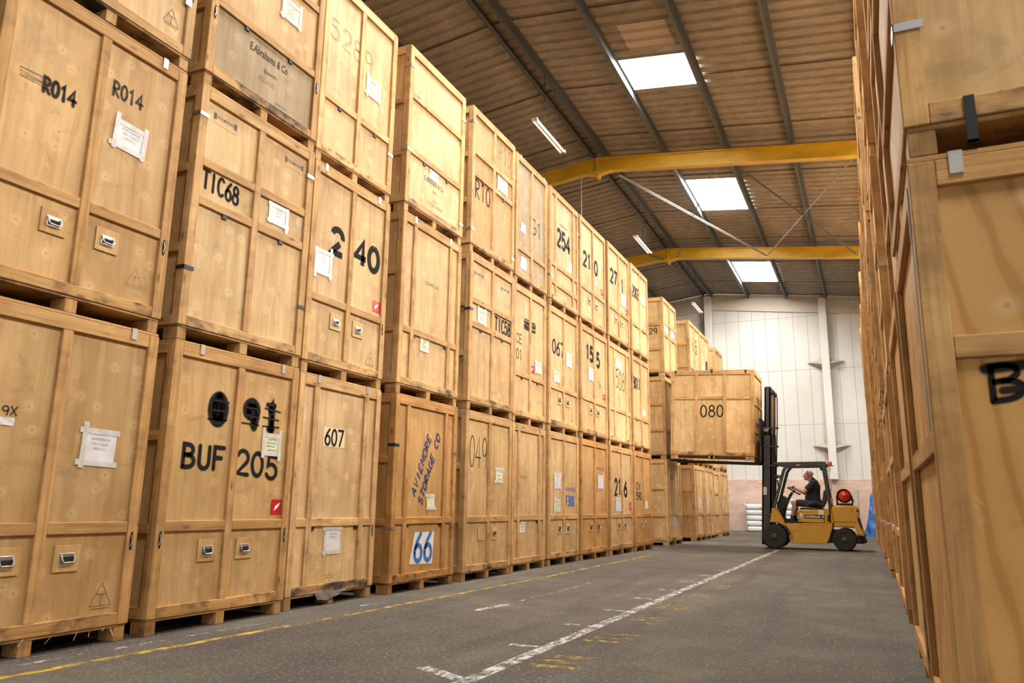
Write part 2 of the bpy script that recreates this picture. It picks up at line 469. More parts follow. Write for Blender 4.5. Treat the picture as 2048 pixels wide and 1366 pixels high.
# ------------------------------------------------------------------ the building
def build_setting():
    # floor
    q = NT('worn_asphalt_floor')
    v = q.coords((1, 1, 1), False)
    big = q.noise(v, .35, 4, .6, .6); mid = q.noise(v, 2.2, 5, .65); fine = q.noise(v, 38.0, 2, .6)
    c = q.ramp(big, [(.3, (.072, .061, .050)), (.5, (.112, .098, .077)), (.7, (.165, .146, .108))])
    c = q.mix(q.ramp(mid, [(.35, g3(.55)), (.6, g3(0))]), c, (.066, .054, .048))
    vs = q.add('ShaderNodeMapping'); vs.inputs['Scale'].default_value = (2.2, .22, 1); vs.inputs['Rotation'].default_value = (0, 0, .12); q.link(v, vs.inputs[0])
    track = q.noise(vs.outputs[0], 1.0, 4, .6, .5)
    c = q.mix(q.ramp(track, [(.5, g3(0)), (.66, g3(.5))]), c, (.050, .040, .040))
    c = q.mix(q.ramp(fine, [(.56, g3(0)), (.7, g3(.75))]), c, (.30, .265, .215))
    q.color(c); q.set(Roughness=.8); q.b.inputs['Specular IOR Level'].default_value = .2
    q.bump(fine, .35, .006)
    m = MB(); m.box(-19.4, 6.7, -9, 36.6, -.2, 0)
    tag(m.build('floor', q.m), kind='structure')
    m = MB(); m.box(-60, 60, -60, -9.0, -.25, -.02)
    tag(m.build('yard_bounce', mat_plain('yard_bounce_grey', (.35, .34, .32), .9)), kind='structure')  # unseen ground outside, added to bounce daylight indoors
    # painted floor markings, worn
    def worn(name, c, lo, hi, sc):
        k = NT(name); k.set(Base_Color=(*c, 1), Roughness=.75)
        n = k.noise(k.coords(sc), 1.0, 6, .72)
        k.link(k.ramp(n, [(lo, g3(0)), (hi, g3(.92))]), k.b.inputs['Alpha']); return k.m
    wl = worn('worn_white_paint', (.62, .60, .56), .42, .57, (16, 7, 1)); wf = worn('faint_white_paint', (.5, .48, .44), .50, .64, (16, 9, 1))
    yl = worn('worn_yellow_paint', (.62, .40, .045), .45, .58, (12, 5, 1)); yw = worn('yellow_stencil_paint', (.56, .37, .06), .47, .62, (13, 13, 1))
    def strip(x0, y0, x1, y1, wd, m_, z=.0015):
        d = Vector((x1 - x0, y1 - y0)).normalized(); nx, ny = -d.y * wd / 2, d.x * wd / 2
        b = MB(); b.add([(x0 + nx, y0 + ny, z), (x0 - nx, y0 - ny, z), (x1 - nx, y1 - ny, z), (x1 + nx, y1 + ny, z)], [(0, 1, 2, 3)])
        tag(b.build('floor_marking', m_), kind='structure')
    strip(-2.20, 3.9, -2.16, 20.4, .10, wl)
    strip(-2.62, 4.42, -2.2, 4.2, .10, wl)
    for k, y in enumerate((5.41, 6.54, 7.62, 8.74, 9.8, 10.96, 12.1, 13.2, 14.4)): strip(-2.48, y, -2.26 + .1 * (k % 3 == 1), y, .07, wl, .0018)
    for y in (5.0, 6.05, 7.1, 8.2, 9.3, 10.5, 11.7):
        for j in range(3): strip(-2.06 + .02 * j, y - .2 + .17 * j, -1.74, y - .14 + .17 * j, .10, yw)
    strip(-4.62, 1.6, -4.43, 5.2, .075, yl); strip(-4.43, 5.2, -4.32, 8.9, .07, yl); strip(-4.30, 9.0, -4.30, 16.4, .07, yl)
    strip(-3.55, 6.9, -3.46, 7.5, .09, wl); strip(-3.46, 7.6, -3.45, 10.2, .06, wf); strip(-3.5, 10.3, -3.62, 10.3, .06, wf)
    strip(-4.8, 3.2, -4.7, 5.4, .05, wf); strip(-4.66, 6.6, -4.62, 7.2, .07, wf); strip(-4.4, 12.2, -4.36, 13.2, .08, wf)
    # roof: corrugated cement sheet on both slopes, with daylight sheets let in, some unseen and added for fill
    RX, RZ, SL = -6.43, 11.13, .118
    q = NT('fibre_cement_sheet'); n = q.noise(q.coords((.8, .25, 1), False), 1.0, 5, .65); n2 = q.noise(q.coords((3, 9, 1), False), 1.0, 4, .7)
    c = q.ramp(n, [(.3, (.205, .172, .135)), (.7, (.335, .285, .228))]); c = q.mix(q.ramp(n2, [(.4, g3(.45)), (.65, g3(0))]), c, (.115, .09, .066))
    q.color(c); q.set(Roughness=.9); CEM = q.m
    sky = NT('daylight_and_fill_sheet'); sky.set(Base_Color=(.9, .9, .9, 1), Roughness=.5)
    sky.b.inputs['Emission Color'].default_value = (1.0, .98, .945, 1); sky.b.inputs['Emission Strength'].default_value = SKYLIGHT; SKY = sky.m
    dim = NT('dimmed_daylight_sheet'); dim.set(Base_Color=(.8, .8, .78, 1), Roughness=.5)  # dimmer emission for the end pane, cuts its hot spot on the wall
    dim.b.inputs['Emission Color'].default_value = (1.0, .975, .93, 1); dim.b.inputs['Emission Strength'].default_value = SKYLIGHT * .62
    PIT, AMP = .338, .024
    PROF = ((0, -1), (.56, -1), (.66, 1), (.88, 1))   # flat pan, narrow raised rib
    def zroof(x): return RZ - SL * abs(x - RX)
    def sheet(mb, x0, x1, y0, y1, dz=0.0):
        """one run of corrugation between two purlin lines, ridges running down the slope"""
        k0, k1 = round(y0 / PIT), round(y1 / PIT); o = len(mb.v); n = 0
        for k in range(k0, k1 + 1):
            for a, z in (PROF if k < k1 else PROF[:1]):
                for x in (x0, x1): mb.v.append((x, (k + a) * PIT, zroof(x) + AMP * z + dz))
                n += 1
        for i in range(n - 1): mb.f.append((o + 2 * i, o + 2 * i + 1, o + 2 * i + 3, o + 2 * i + 2))
    XS = [-19.4, -16.6, -15.0, -13.3, -11.65, -9.95, -8.6, RX, -4.52, -2.83, -1.16, .5, 2.2, 3.9, 6.7]
    lights = {(-4.52, -2.83): [(6.8, 9.4), (15.21, 16.56), (22.35, 25.05), (31.2, 34.1)],  # first pane is out of view, added for its light
              (2.2, 3.9): [(-1.2, .9), (6.8, 9.4), (14.0, 19.4), (22.35, 27.6)],  # unseen row, added to brighten the long row and far crates
              (-13.3, -11.65): [(6.8, 9.4), (22.35, 25.05)]}  # unseen panes on the other slope, added as fill
    roof = MB(); panes = []
    for a, b in zip(XS, XS[1:]):
        y = -9.0
        for (l0, l1) in lights.get((a, b), []):
            sheet(roof, a, b, y, l0); panes.append((a, b, l0, l1)); y = l1
        sheet(roof, a, b, y, 36.6)
    tag(roof.build('ceiling', CEM), kind='structure')
    for k, (a, b, l0, l1) in enumerate(panes):
        p = MB(); sheet(p, a, b, l0, l1, .004)
        tag(p.build('window_and_fill_%d' % (k + 1), dim.m if l0 > 30 else SKY), kind='structure')  # visible roof windows and the added fill panes alike
    # painted-out daylight sheet beside the first one
    p = MB(); sheet(p, -4.1, -3.08, 13.95, 14.85, -.012)
    tag(p.build('ceiling_patch', mat_plain('painted_sheet', (.36, .29, .24), .8)), kind='structure')
    # side laps: thin dark lines
    LAP = mat_plain('lap_line', (.03, .025, .02), .9)
    lap = MB(); 
    for y in [PIT * round(t / PIT) for t in (-4, -1, 2.1, 5.2, 8.3, 11.0, 13.25, 16.35, 19.0, 22.1, 25.1, 28.0, 31.0, 34.2)]:
        for a, b in ((-15, RX), (RX, 6)):
            za, zb = zroof(a) - AMP - .004, zroof(b) - AMP - .004
            lap.bar((a, y - .045, za), (b, y - .045, zb), .014, .012)
    tag(lap.build('ceiling_trim', LAP), kind='structure')
    # purlins: angle sections running the length of the building
    PUR = mat_plain('purlin_paint', (.065, .068, .066), .5, .1)
    for x in XS[1:7] + [-6.63, -6.23] + XS[8:14]:
        z = zroof(x) - AMP - .003; f = 1 if x > RX else -1
        m = MB(); t = .012; hgt = .20
        m.box(x - t / 2, x + t / 2, -9, 36.5, z - hgt, z)
        m.box(x, x + f * -.085, -9, 36.5, z - hgt, z - hgt + t); m.box(x, x + f * .06, -9, 36.5, z - .014, z)
        tag(m.build('ceiling_beam', PUR), kind='structure')
    # yellow portal rafters
    YEL = NT('yellow_steel_paint'); n = YEL.noise(YEL.coords((1.2, 1.2, 3)), 1.0, 4, .6)
    YEL.color(YEL.ramp(n, [(.35, (.50, .29, .012)), (.65, (.62, .39, .022))])); YEL.set(Roughness=.45)
    for yb in (-6.3, 2.3, 10.0, 19.72, 28.36):
        root = empty('roof_rafter', (0, 0, 0)); tag(root, kind='structure')
        for sgn, xe in ((-1, -19.3), (1, 6.6)):
            def zz(x, o): return 10.82 - SL * abs(x - RX) + o
            m = MB(); bw, d = .10, .41
            def slab(o0, o1, y0, y1):
                m.add([(RX, y0, zz(RX, o0)), (xe, y0, zz(xe, o0)), (xe, y1, zz(xe, o0)), (RX, y1, zz(RX, o0)), (RX, y0, zz(RX, o1)), (xe, y0, zz(xe, o1)), (xe, y1, zz(xe, o1)), (RX, y1, zz(RX, o1))],
                      [(0, 1, 2, 3), (4, 7, 6, 5), (0, 4, 5, 1), (3, 2, 6, 7), (1, 5, 6, 2), (0, 3, 7, 4)])
            slab(-.018, 0, yb - bw, yb + bw); slab(-d, -d + .018, yb - bw, yb + bw); slab(-d, 0, yb - .007, yb + .007)
            # haunch at the ridge
            x1 = RX + sgn * .42
            m.add([(RX, yb - .08, zz(RX, -d)), (x1, yb - .08, zz(x1, -d)), (RX, yb - .08, zz(RX, -d) - .12), (RX, yb + .08, zz(RX, -d)), (x1, yb + .08, zz(x1, -d)), (RX, yb + .08, zz(RX, -d) - .12)],
                  [(0, 1, 2), (3, 5, 4), (1, 4, 5, 2), (0, 2, 5, 3)])
            m.build('rafter', YEL.m, root)
        p = MB(); p.box(RX - .035, RX + .035, yb - .11, yb + .11, 10.82 - .62, 10.82 + .0)
        for k in range(5): p.lathe([(.016, -.125), (.016, .125)], (RX + .05, yb, 10.32 + .1 * k), 'y', 6); p.lathe([(.016, -.125), (.016, .125)], (RX - .05, yb, 10.32 + .1 * k), 'y', 6)
        p.build('splice_plate', YEL.m, root)
        for xs in (-19.15, 6.45):
            p = MB(); p.box(xs - .12, xs + .12, yb - .1, yb + .1, 0, 9.35); p.build('leg', YEL.m, root)
    # wind bracing
    BR = mat_plain('brace_steel', (.30, .29, .27), .5, .2); BD = mat_plain('brace_dark', (.09, .085, .08), .5, .2)
    for a, b, r, mt in (((-5.9, 20.0, 10.34), (-2.8, 28.1, 10.02), .075, BR), ((-3.25, 20.0, 10.08), (-6.05, 28.1, 10.36), .03, BD),
                        ((-2.6, 20.0, 10.0), (.2, 28.1, 9.68), .055, BD), ((.2, 20.0, 9.68), (-2.76, 28.1, 10.02), .04, BR),
                        ((-8.9, 22.6, 10.2), (-6.6, 28.2, 10.36), .05, BD)):
        m = MB(); m.bar(a, b, r, .012); m.bar(a, b, .012, r)
        tag(m.build('ceiling_brace', mt), kind='structure')
    m = MB(); m.tube([(-6.95, 19.7, 10.36), (-6.95, 19.7, 6.2)], .018, 8); tag(m.build('ceiling_rod', BR), kind='structure')
    # walls
    q = NT('white_wall_cladding'); tc = q.add('ShaderNodeTexCoord'); sx = q.add('ShaderNodeSeparateXYZ'); q.link(tc.outputs['Object'], sx.inputs[0])
    cb = q.add('ShaderNodeCombineXYZ'); q.link(sx.outputs[0], cb.inputs[0]); q.link(sx.outputs[2], cb.inputs[1])
    br = q.add('ShaderNodeTexBrick', offset=0.0, squash=1.0); br.inputs['Scale'].default_value = 1.0; br.inputs['Brick Width'].default_value = .6035; br.inputs['Row Height'].default_value = 2.47
    br.inputs['Mortar Size'].default_value = .0065; br.inputs['Mortar Smooth'].default_value = .1
    for k in ('Color1', 'Color2'): br.inputs[k].default_value = (.64, .62, .58, 1)
    br.inputs['Mortar'].default_value = (.14, .12, .10, 1)
    mp = q.add('ShaderNodeMapping'); mp.inputs['Location'].default_value = (.235, .27, 0); q.link(cb.outputs[0], mp.inputs[0]); q.link(mp.outputs[0], br.inputs['Vector'])
    n = q.noise(q.coords((.7, .7, .5), False), 1.0, 4, .6)
    q.color(q.mix(1.0, br.outputs['Color'], q.ramp(n, [(.3, (.88, .86, .82)), (.7, (1, 1, 1))]), 'MULTIPLY')); q.set(Roughness=.7); CLAD = q.m
    q = NT('painted_brick'); tc = q.add('ShaderNodeTexCoord'); sx = q.add('ShaderNodeSeparateXYZ'); q.link(tc.outputs['Object'], sx.inputs[0])
    cb = q.add('ShaderNodeCombineXYZ'); q.link(sx.outputs[0], cb.inputs[0]); q.link(sx.outputs[2], cb.inputs[1])
    br = q.add('ShaderNodeTexBrick'); br.inputs['Scale'].default_value = 1.0; br.inputs['Brick Width'].default_value = .225; br.inputs['Row Height'].default_value = .075; br.inputs['Mortar Size'].default_value = .008
    br.inputs['Color1'].default_value = (.60, .39, .29, 1); br.inputs['Color2'].default_value = (.50, .32, .24, 1); br.inputs['Mortar'].default_value = (.58, .47, .40, 1)
    q.link(cb.outputs[0], br.inputs['Vector'])
    n = q.noise(q.coords((1.5, 1.5, 2.5), False), 1.0, 5, .65)
    q.color(q.mix(q.ramp(n, [(.42, g3(0)), (.68, g3(.6))]), br.outputs['Color'], (.70, .58, .50))); q.set(Roughness=.85); BRICK = q.m
    m = MB(); m.add([(-19.4, 36.5, 2.26), (6.7, 36.5, 2.26), (6.7, 36.5, zroof(6.7) - .02), (RX, 36.5, RZ - .03), (-19.4, 36.5, zroof(-19.4) - .02)], [(0, 1, 2, 3, 4)])
    m.add([(x, 36.7, z) for x, _, z in m.v[:5]], [(4, 3, 2, 1, 0)])
    tag(m.build('wall_back', CLAD), kind='structure')
    m = MB(); m.box(-19.4, 6.7, 36.44, 36.7, 0, 2.26); tag(m.build('wall_back_base', BRICK), kind='structure')
    # fascia along the rake and two columns
    FAS = mat_plain('wall_flashing', (.52, .46, .38), .6); COLM = mat_plain('column_paint', (.66, .64, .59), .55)
    m = MB()
    for x0, x1 in ((-19.3, RX), (RX, 6.6)):
        za, zb = zroof(x0) - .22, zroof(x1) - .22
        m.add([(x0, 36.40, za - .62), (x1, 36.40, zb - .62), (x1, 36.40, zb), (x0, 36.40, za), (x0, 36.49, za - .62), (x1, 36.49, zb - .62), (x1, 36.49, zb), (x0, 36.49, za)],
              [(0, 1, 2, 3), (0, 4, 5, 1), (3, 2, 6, 7), (4, 7, 6, 5)])
    tag(m.build('trim_1', FAS), kind='structure')
    for k, x in enumerate((-6.42, -1.36)):
        m = MB(); m.box(x - .165, x + .165, 36.12, 36.40, 2.26 if k else 0, zroof(x) - .2, .01); tag(m.build('trim_%d' % (k + 2), COLM), kind='structure')
    # bent cladding flaps either side of the column
    FLAP = mat_plain('bent_flashing', (.40, .35, .29), .6)
    for k, zf in enumerate((7.42, 3.72)):
        m = MB()
        for s_ in (-1, 1):
            x = -1.36 + s_ * .17
            m.add([(x, 36.4, zf + .13), (x + s_ * .62, 36.46, zf), (x + s_ * .3, 36.2, zf - .06), (x, 36.12, zf - .12), (x, 36.4, zf - .3)], [(0, 1, 2, 3), (3, 2, 1, 4), (0, 3, 4)])
        tag(m.build('trim_%d' % (k + 4), FLAP), kind='structure')
    SIDE = mat_plain('side_cladding', (.55, .52, .47), .75)
    m = MB(); m.box(-19.5, -19.3, -9, 36.6, 0, 9.6); tag(m.build('wall_left', SIDE), kind='structure')
    m = MB(); m.box(6.6, 6.8, -9, 36.6, 0, 9.6); tag(m.build('wall_right', SIDE), kind='structure')
    m = MB(); m.box(-19.5, -6.0, -9.1, -8.95, 0, 11.1); m.box(1.0, 6.8, -9.1, -8.95, 0, 10.3); m.box(-6.0, 1.0, -9.1, -8.95, 5.2, 11.1); tag(m.build('wall_front', SIDE), kind='structure')  # unseen end wall; its doorway is added to let fill light in
build_setting()

# ------------------------------------------------------------------ storage crates
REC = .030      # depth of the frame timbers in front of the plywood
YM = REC - .0065  # plane of marks on the front panels
H0, PITCH_Z = 2.27, 2.275
TM = {1: ((.5,), (.80,)), 2: ((.5,), (1.22, 1.57)), 3: ((.20, .81), (.80,)), 4: ((), (.84, 1.60)), 5: ((.5,), (.79,)), 6: ((.20, .81), (.45, .80)), 7: ((.315, .655), (1.62,)),
      8: ((.25, .80), (.80,)), 10: ((.315, .655), (1.555,)), 9: ((.5,), (.62,))}
def front(u, v): return (u, YM, v)
def sub(rnd, tint, a=.10):
    k = 1 + rnd.uniform(-a, a); w_ = rnd.uniform(-.04, .04)
    return (tint[0] * k * (1 + w_ * .3), tint[1] * k, tint[2] * k * (1 - w_))
def crate(name, loc, rz, w, d, tmpl, tint, label, group, h=H0, ftint=None, sides='L', handles='', ply=None, fine=True, seed=None, lid=True, slots='', tabs=True, srails=((1.46, 1.535), (.745, .82))):
    rnd = random.Random(seed or label)
    root = empty(name, loc, rz, label, 'crate', group)
    ft = ftint or (tint[0], tint[1] * .99, tint[2] * .97)
    b = .004 if fine else 0
    P, zb, zt = .088, .118, h - .022
    stiles, rails = TM[tmpl]
    ply = ply or PLY
    m = MB(); m.box(REC, w - REC, REC, d - REC, zb + .02, zt); m.build('plywood_box', ply, root, sub(rnd, tint, .05))
    # loose panels between the timbers
    xs = [REC] + [s * w for s in stiles] + [w - REC]; zs = [zb + .02] + list(rails) + [zt]
    for i in range(len(xs) - 1):
        for j in range(len(zs) - 1):
            m = MB(); m.box(xs[i] + .002, xs[i + 1] - .002, REC - .005, REC + .002, zs[j] + .002, zs[j + 1] - .002)
            m.build('front_panel', ply, root, sub(rnd, tint, .07))
    # corner posts: two boards meeting at the corner
    for x in (0, w):
        s = 1 if x == 0 else -1
        m = MB(); m.box(x, x + s * P, 0, REC - .001, zb, zt, b); m.box(x + s * .001, x + s * REC, REC, REC + .055, zb, zt, b)
        m.build('corner_post', PINE_V, root, sub(rnd, ft))
        if (s == 1 and 'L' in sides) or (s == -1 and 'R' in sides):
            m = MB(); m.box(x, x + s * REC, d - .085, d, zb, zt, b); m.build('corner_post', PINE_V, root, sub(rnd, ft))
    m = MB(); m.box(P + .001, w - P - .001, .001, REC, zt - .098, zt, b); m.build('top_rail', PINE_H, root, sub(rnd, ft))
    m = MB(); m.box(P + .001, w - P - .001, .001, REC, zb, zb + .085, b); m.build('bottom_rail', PINE_DIRTY, root, sub(rnd, ft))
    for s in stiles:
        m = MB(); m.box(s * w - .039, s * w + .039, .002, REC, zb + .085, zt - .098, b); m.build('stile', PINE_V, root, sub(rnd, ft))
    for r in rails:
        e = [P] + [q for s in stiles for q in (s * w - .039, s * w + .039)] + [w - P]
        for k in range(0, len(e), 2):
            m = MB(); m.box(e[k] + .001, e[k + 1] - .001, .004, REC, r - .04, r + .04, b); m.build('middle_rail', PINE_H, root, sub(rnd, ft))
    for sd in sides:
        x0, x1 = (0.002, REC) if sd == 'L' else (w - REC, w - .002)
        for z0, z1 in ((zt - .09, zt), *srails, (zb, zb + .085)):
            m = MB(); m.box(x0, x1, REC + .056, d - .086, z0, z1, b); m.build('side_rail', PINE_D, root, sub(rnd, ft))
    if lid:
        m = MB(); m.box(.004, w - .004, .004, d - .004, zt, h, b); m.build('lid', PINE_H, root, sub(rnd, ft))
    m = MB(); m.box(.012, w - .012, .010, d - .010, .098, zb, b); m.build('deck', PINE_DIRTY, root, sub(rnd, (ft[0] * .8, ft[1] * .8, ft[2] * .8)))
    spots = [(.012, .012), (w / 2 - .045, .012), (w - .104, .012)]
    if 'L' in sides: spots += [(.012, d / 2 - .08), (.012, d - .172)]
    if 'R' in sides: spots += [(w - .104, d / 2 - .08), (w - .104, d - .172)]
    if 'L' not in sides: spots += [(.012, d - .172)]
    if 'R' not in sides: spots += [(w - .104, d - .172)]
    for x, y in spots:
        m = MB(); m.box(x, x + .092, y, y + .16, 0, .098, b); m.build('skid_block', PINE_VD, root, sub(rnd, (ft[0] * .92, ft[1] * .9, ft[2] * .85)))
    root['w'] = w; del root['w']
    for k, ch in enumerate(handles):
        uc = .545 * w / 1.5 - .0 if k == 0 else .95 * w / 1.5 + .015
        if ch == '-': continue
        z = .60
        m = MB(); m.box(uc - .095, uc + .095, YM - .010, YM, z - .088, z + .088, .002)
        pl = m.build('handle_plate', PLY, root, sub(rnd, (tint[0] * 1.06, tint[1] * 1.05, tint[2] * 1.04), .04))
        if ch == 'o': continue
        y = YM - .010
        m = MB(); m.box(uc - .055, uc + .055, y - .004, y, z - .036, z + .036, .001); m.build('handle_dish', BLACKM if ch == 'd' else STEEL, pl)
        m = MB(); m.box(uc - .043, uc + .043, y - .0055, y - .0042, z - .028, z + .012); m.build('handle_recess', SLOT, pl)
        m = MB(); a = .046; m.tube([(uc - a, y - .006, z + .026), (uc - a, y - .020, z - .01), (uc - a + .012, y - .022, z - .026), (uc + a - .012, y - .022, z - .026), (uc + a, y - .020, z - .01), (uc + a, y - .006, z + .026)], .0055, 6)
        m.build('handle', STEEL, pl)
    for ch in slots:
        x = .05 if ch == 'l' else w - .05
        m = MB(); n = 12
        pts = [(x + .014 * cos(2 * pi * k / n), -.0012, .70 + .065 * max(-1, min(1, 1.35 * sin(2 * pi * k / n)))) for k in range(n)]
        m.add(pts, [tuple(range(n))]); sl = m.build('latch_slot', SLOT, root)
        m = MB(); m.tube([(x - .004, -.003, .66), (x + .004, -.006, .70), (x - .003, -.003, .745)], .005, 6); m.build('latch', STEEL, sl)
    if tabs and tmpl in (2, 3, 4, 5, 6) and tmpl != 9:
        r = rails[0] if tmpl != 6 else rails[1]
        for u in {2: (.26, .74), 5: (.26, .74), 3: (.245, .76), 4: (.3, .7), 6: (.245, .76)}[tmpl]:
            m = MB(); m.box(u * w - .025, u * w + .025, .010, YM, r - .075, r - .04); m.build('rail_tab', BLACKM, root)
    return root
def clip(root, u, h=H0, mt=None):
    m = MB(); m.box(u - .022, u + .022, -.006, .001, h - .085, h - .005); m.box(u - .022, u + .022, -.006, .03, h - .006, h + .0005)
    m.build('lid_clip', mt or STEEL, root)
def strap(root, v, side='l', w=1.5, mt=None):
    m = MB(); x = 0 if side == 'l' else w; s = 1 if side == 'l' else -1
    m.box(x - s * .005, x + s * .10, -.005, 0, v - .017, v + .017); m.box(x - s * .005, x, -.005, .09, v - .017, v + .017)
    m.build('corner_strap', mt or STEEL, root)
def mark(root, mat, text, u, v, wd_, ht, th, place=front, **kw):
    m = MB(); write(m, text, u, v, wd_, ht, th, place, **kw); return m.build('marking', mat, root)
def small(root, mat, lines, u, v, ht, gap=1.5, place=front, width=None, **kw):
    m = MB()
    for k, t in enumerate(lines): typeset(m, t, u, v - k * ht * gap, ht, place, width, **kw)
    return m.build('marking', mat, root)
def label_sheet(root, u, v, w_, h_, mat=None, tapes='tblr', lines=(), ink=None, rot=0.0, lh=.017, seed=0, scrawl=0, place=front):
    rnd = random.Random(seed or round(u * 1000 + v * 77)); ca, sa = cos(rot), sin(rot)
    px = lambda a, b, o: (lambda p: (p[0], p[1] - o, p[2]) if place is front else (p[0] - o, p[1], p[2]))(place(u + a * ca - b * sa, v + a * sa + b * ca))
    m = MB(); n = 5; o = 0; ph = rnd.random() * 6
    for i in range(n + 1):
        for j in range(n + 1):
            a, b = (i / n - .5) * w_, (j / n - .5) * h_
            m.v.append(px(a, b, .003 + .003 * sin(ph + i * 1.7 + j * 1.1)))
    for i in range(n):
        for j in range(n): m.sm.add(len(m.f)); m.f.append((i * (n + 1) + j, (i + 1) * (n + 1) + j, (i + 1) * (n + 1) + j + 1, i * (n + 1) + j + 1))
    pap = m.build('paper_label', mat or PAPER, root)
    def quad(a0, b0, a1, b1, o):
        return [px(a0, b0, o), px(a1, b0, o), px(a1, b1, o), px(a0, b1, o)]
    t = .022
    for ch in tapes:
        j1, j2 = rnd.uniform(.0, .05), rnd.uniform(.0, .05); m = MB()
        if ch == 't': q = quad(-w_ / 2 - j1, h_ / 2 - t, w_ / 2 + j2, h_ / 2 + t * .8, .0075)
        if ch == 'b': q = quad(-w_ / 2 - j1, -h_ / 2 - t * .8, w_ / 2 + j2, -h_ / 2 + t, .0075)
        if ch == 'l': q = quad(-w_ / 2 - t * .8, -h_ / 2 - j1 - .02, -w_ / 2 + t, h_ / 2 + j2 + .02, .0085)
        if ch == 'r': q = quad(w_ / 2 - t, -h_ / 2 - j1 - .02, w_ / 2 + t * .8, h_ / 2 + j2 + .02, .0085)
        m.add(q, [(0, 1, 2, 3)]); m.build('tape', TAPE, pap)
    if lines or scrawl:
        m = MB(); pl = lambda a, b: px(a - u, b - v, .0085)
        for k, s in enumerate(lines): typeset(m, s, u, v + h_ * .26 - k * lh * 2.0, lh, pl, min(w_ * .72, lh * .75 * len(s)))
        for k in range(scrawl):
            z = v + h_ * (.28 - .56 * k / max(1, scrawl - 1)); a0 = u - w_ * rnd.uniform(.2, .34); L = w_ * rnd.uniform(.4, .62)
            ribbon(m, [(a0 + L * q / 9, z + rnd.uniform(-1, 1) * h_ * .035) for q in range(10)], max(.006, h_ * .03), pl, False)
        m.build('handwriting', ink or (GREYINK if not scrawl else INK), pap)
    return pap
def sticker(root, u, v, s=.13, a=1.0):
    y = YM - .002; m = MB(); m.add([(u - s * a / 2, y, v - s / 2), (u + s * a / 2, y, v - s / 2), (u + s * a / 2, y, v + s / 2), (u - s * a / 2, y, v + s / 2)], [(0, 1, 2, 3)])
    st = m.build('red_sticker', RED, root); y -= .0012
    m = MB(); m.add([(u - .04 * s / .13, y, v - .035 * s / .13), (u + .005, y, v - .005), (u + .04 * s / .13, y, v + .042 * s / .13), (u - .03 * s / .13, y, v + .008)], [(0, 1, 2, 3)])
    m.build('sticker_print', WHITE, st)
def triangle(root, u, v, s=.16, mat=None):
    m = MB(); pl = lambda a, b: (a, YM - .0004, b); h_ = s * .92
    for a, b in (((-.5, -.5), (.5, -.5)), ((.5, -.5), (0, .5)), ((0, .5), (-.5, -.5)), ((-.24, 0), (.24, 0)), ((0, 0), (0, -.5))):
        ribbon(m, [(u + a[0] * s, v + a[1] * h_), (u + b[0] * s, v + b[1] * h_)], .005, pl)
    ribbon(m, [(u - s * .45, v - h_ * .62), (u + s * .45, v - h_ * .62)], .006, pl)
    m.build('stamp', mat or GREENI, root)
def blot(root, u, v, w_, h_, n=7, th=.04, seed=1, mat=None):
    m = MB(); rnd = random.Random(seed)
    for k in range(n):
        z = v + h_ * (k / (n - 1) - .5); ribbon(m, [(u - w_ * rnd.uniform(.42, .55), z + rnd.uniform(-.01, .01)), (u + w_ * rnd.uniform(.42, .55), z + rnd.uniform(-.012, .012))], th, front)
    m.build('marking', mat or SPRAY, root)
def logo(root, u, v, w_):
    h_ = w_ * .2; m = MB()
    typeset(m, 'PHOMEPAKP', u, v, h_ * .62, front, w_ * .72, bold=.01)
    for s in (-1, 1):
        x = u + s * w_ * .44
        for k in (-.35, .1): m.add([front(x + k * .035 - .009, v - h_ * .55), front(x + k * .035 + .009, v - h_ * .55), front(x + k * .035 + .009, v + h_ * .5), front(x + k * .035 - .009, v + h_ * .5)], [(0, 1, 2, 3)])
    for (a, b, c_, d_) in ((-.5, -1.3, .5, -1.25), (-.5, -1.3, -.49, .7), (.49, -1.3, .5, .7)):
        m.add([front(u + a * w_, v + b * h_), front(u + c_ * w_, v + b * h_), front(u + c_ * w_, v + d_ * h_), front(u + a * w_, v + d_ * h_)], [(0, 1, 2, 3)])
    m.build('marking', GREYINK, root)

T_STD, T_TAN, T_ORG, T_PALE, T_GREY, T_WARM = (1, 1, 1), (.95, .89, .80), (.92, .79, .62), (1.17, 1.20, 1.27), (.66, .72, .86), (.98, .93, .84)
# long row of stacks: front plane, near edge, far edge
COLS = dict(A=(-4.99, 2.70, 4.20), B=(-4.97, 4.34, 5.84), C=(-5.03, 5.93, 7.34), D=(-4.95, 7.53, 9.03), E=(-4.92, 9.22, 10.72), F=(-4.98, 10.87, 12.23), G=(-4.98, 12.38, 13.90),
            H=(-4.95, 13.95, 15.62), I=(-4.92, 15.70, 17.38), J=(-4.89, 17.44, 18.98), K=(-4.93, 20.80, 22.42), L=(-4.82, 23.80, 25.46), N=(-4.82, 25.50, 27.08), M=(-4.84, 28.50, 30.04))
ORD = dict(zip('ABCDEFGHIJKLNM', ('first', 'second', 'third', 'fourth', 'fifth', 'sixth', 'seventh', 'eighth', 'ninth', 'tenth', 'eleventh', 'twelfth', 'thirteenth', 'last')))
TIER = {1: 'bottom', 2: 'middle', 3: 'top'}
GRP = 'storage crates stacked three high in the long row'
_rj = random.Random(7)
def L_(cid, tmpl, tint, desc, **kw):
    c, t = cid[0], int(cid[1]); X, y0, y1 = COLS[c]
    lab = f"{desc}, {TIER[t]} of long row's {ORD[c]} stack"
    jx = _rj.uniform(-.012, .012) * (t > 1)
    r = crate('storage_crate', (X + jx, y0, PITCH_Z * (t - 1)), pi / 2, y1 - y0, 2.1, tmpl, tint, lab, GRP, **kw)
    return r

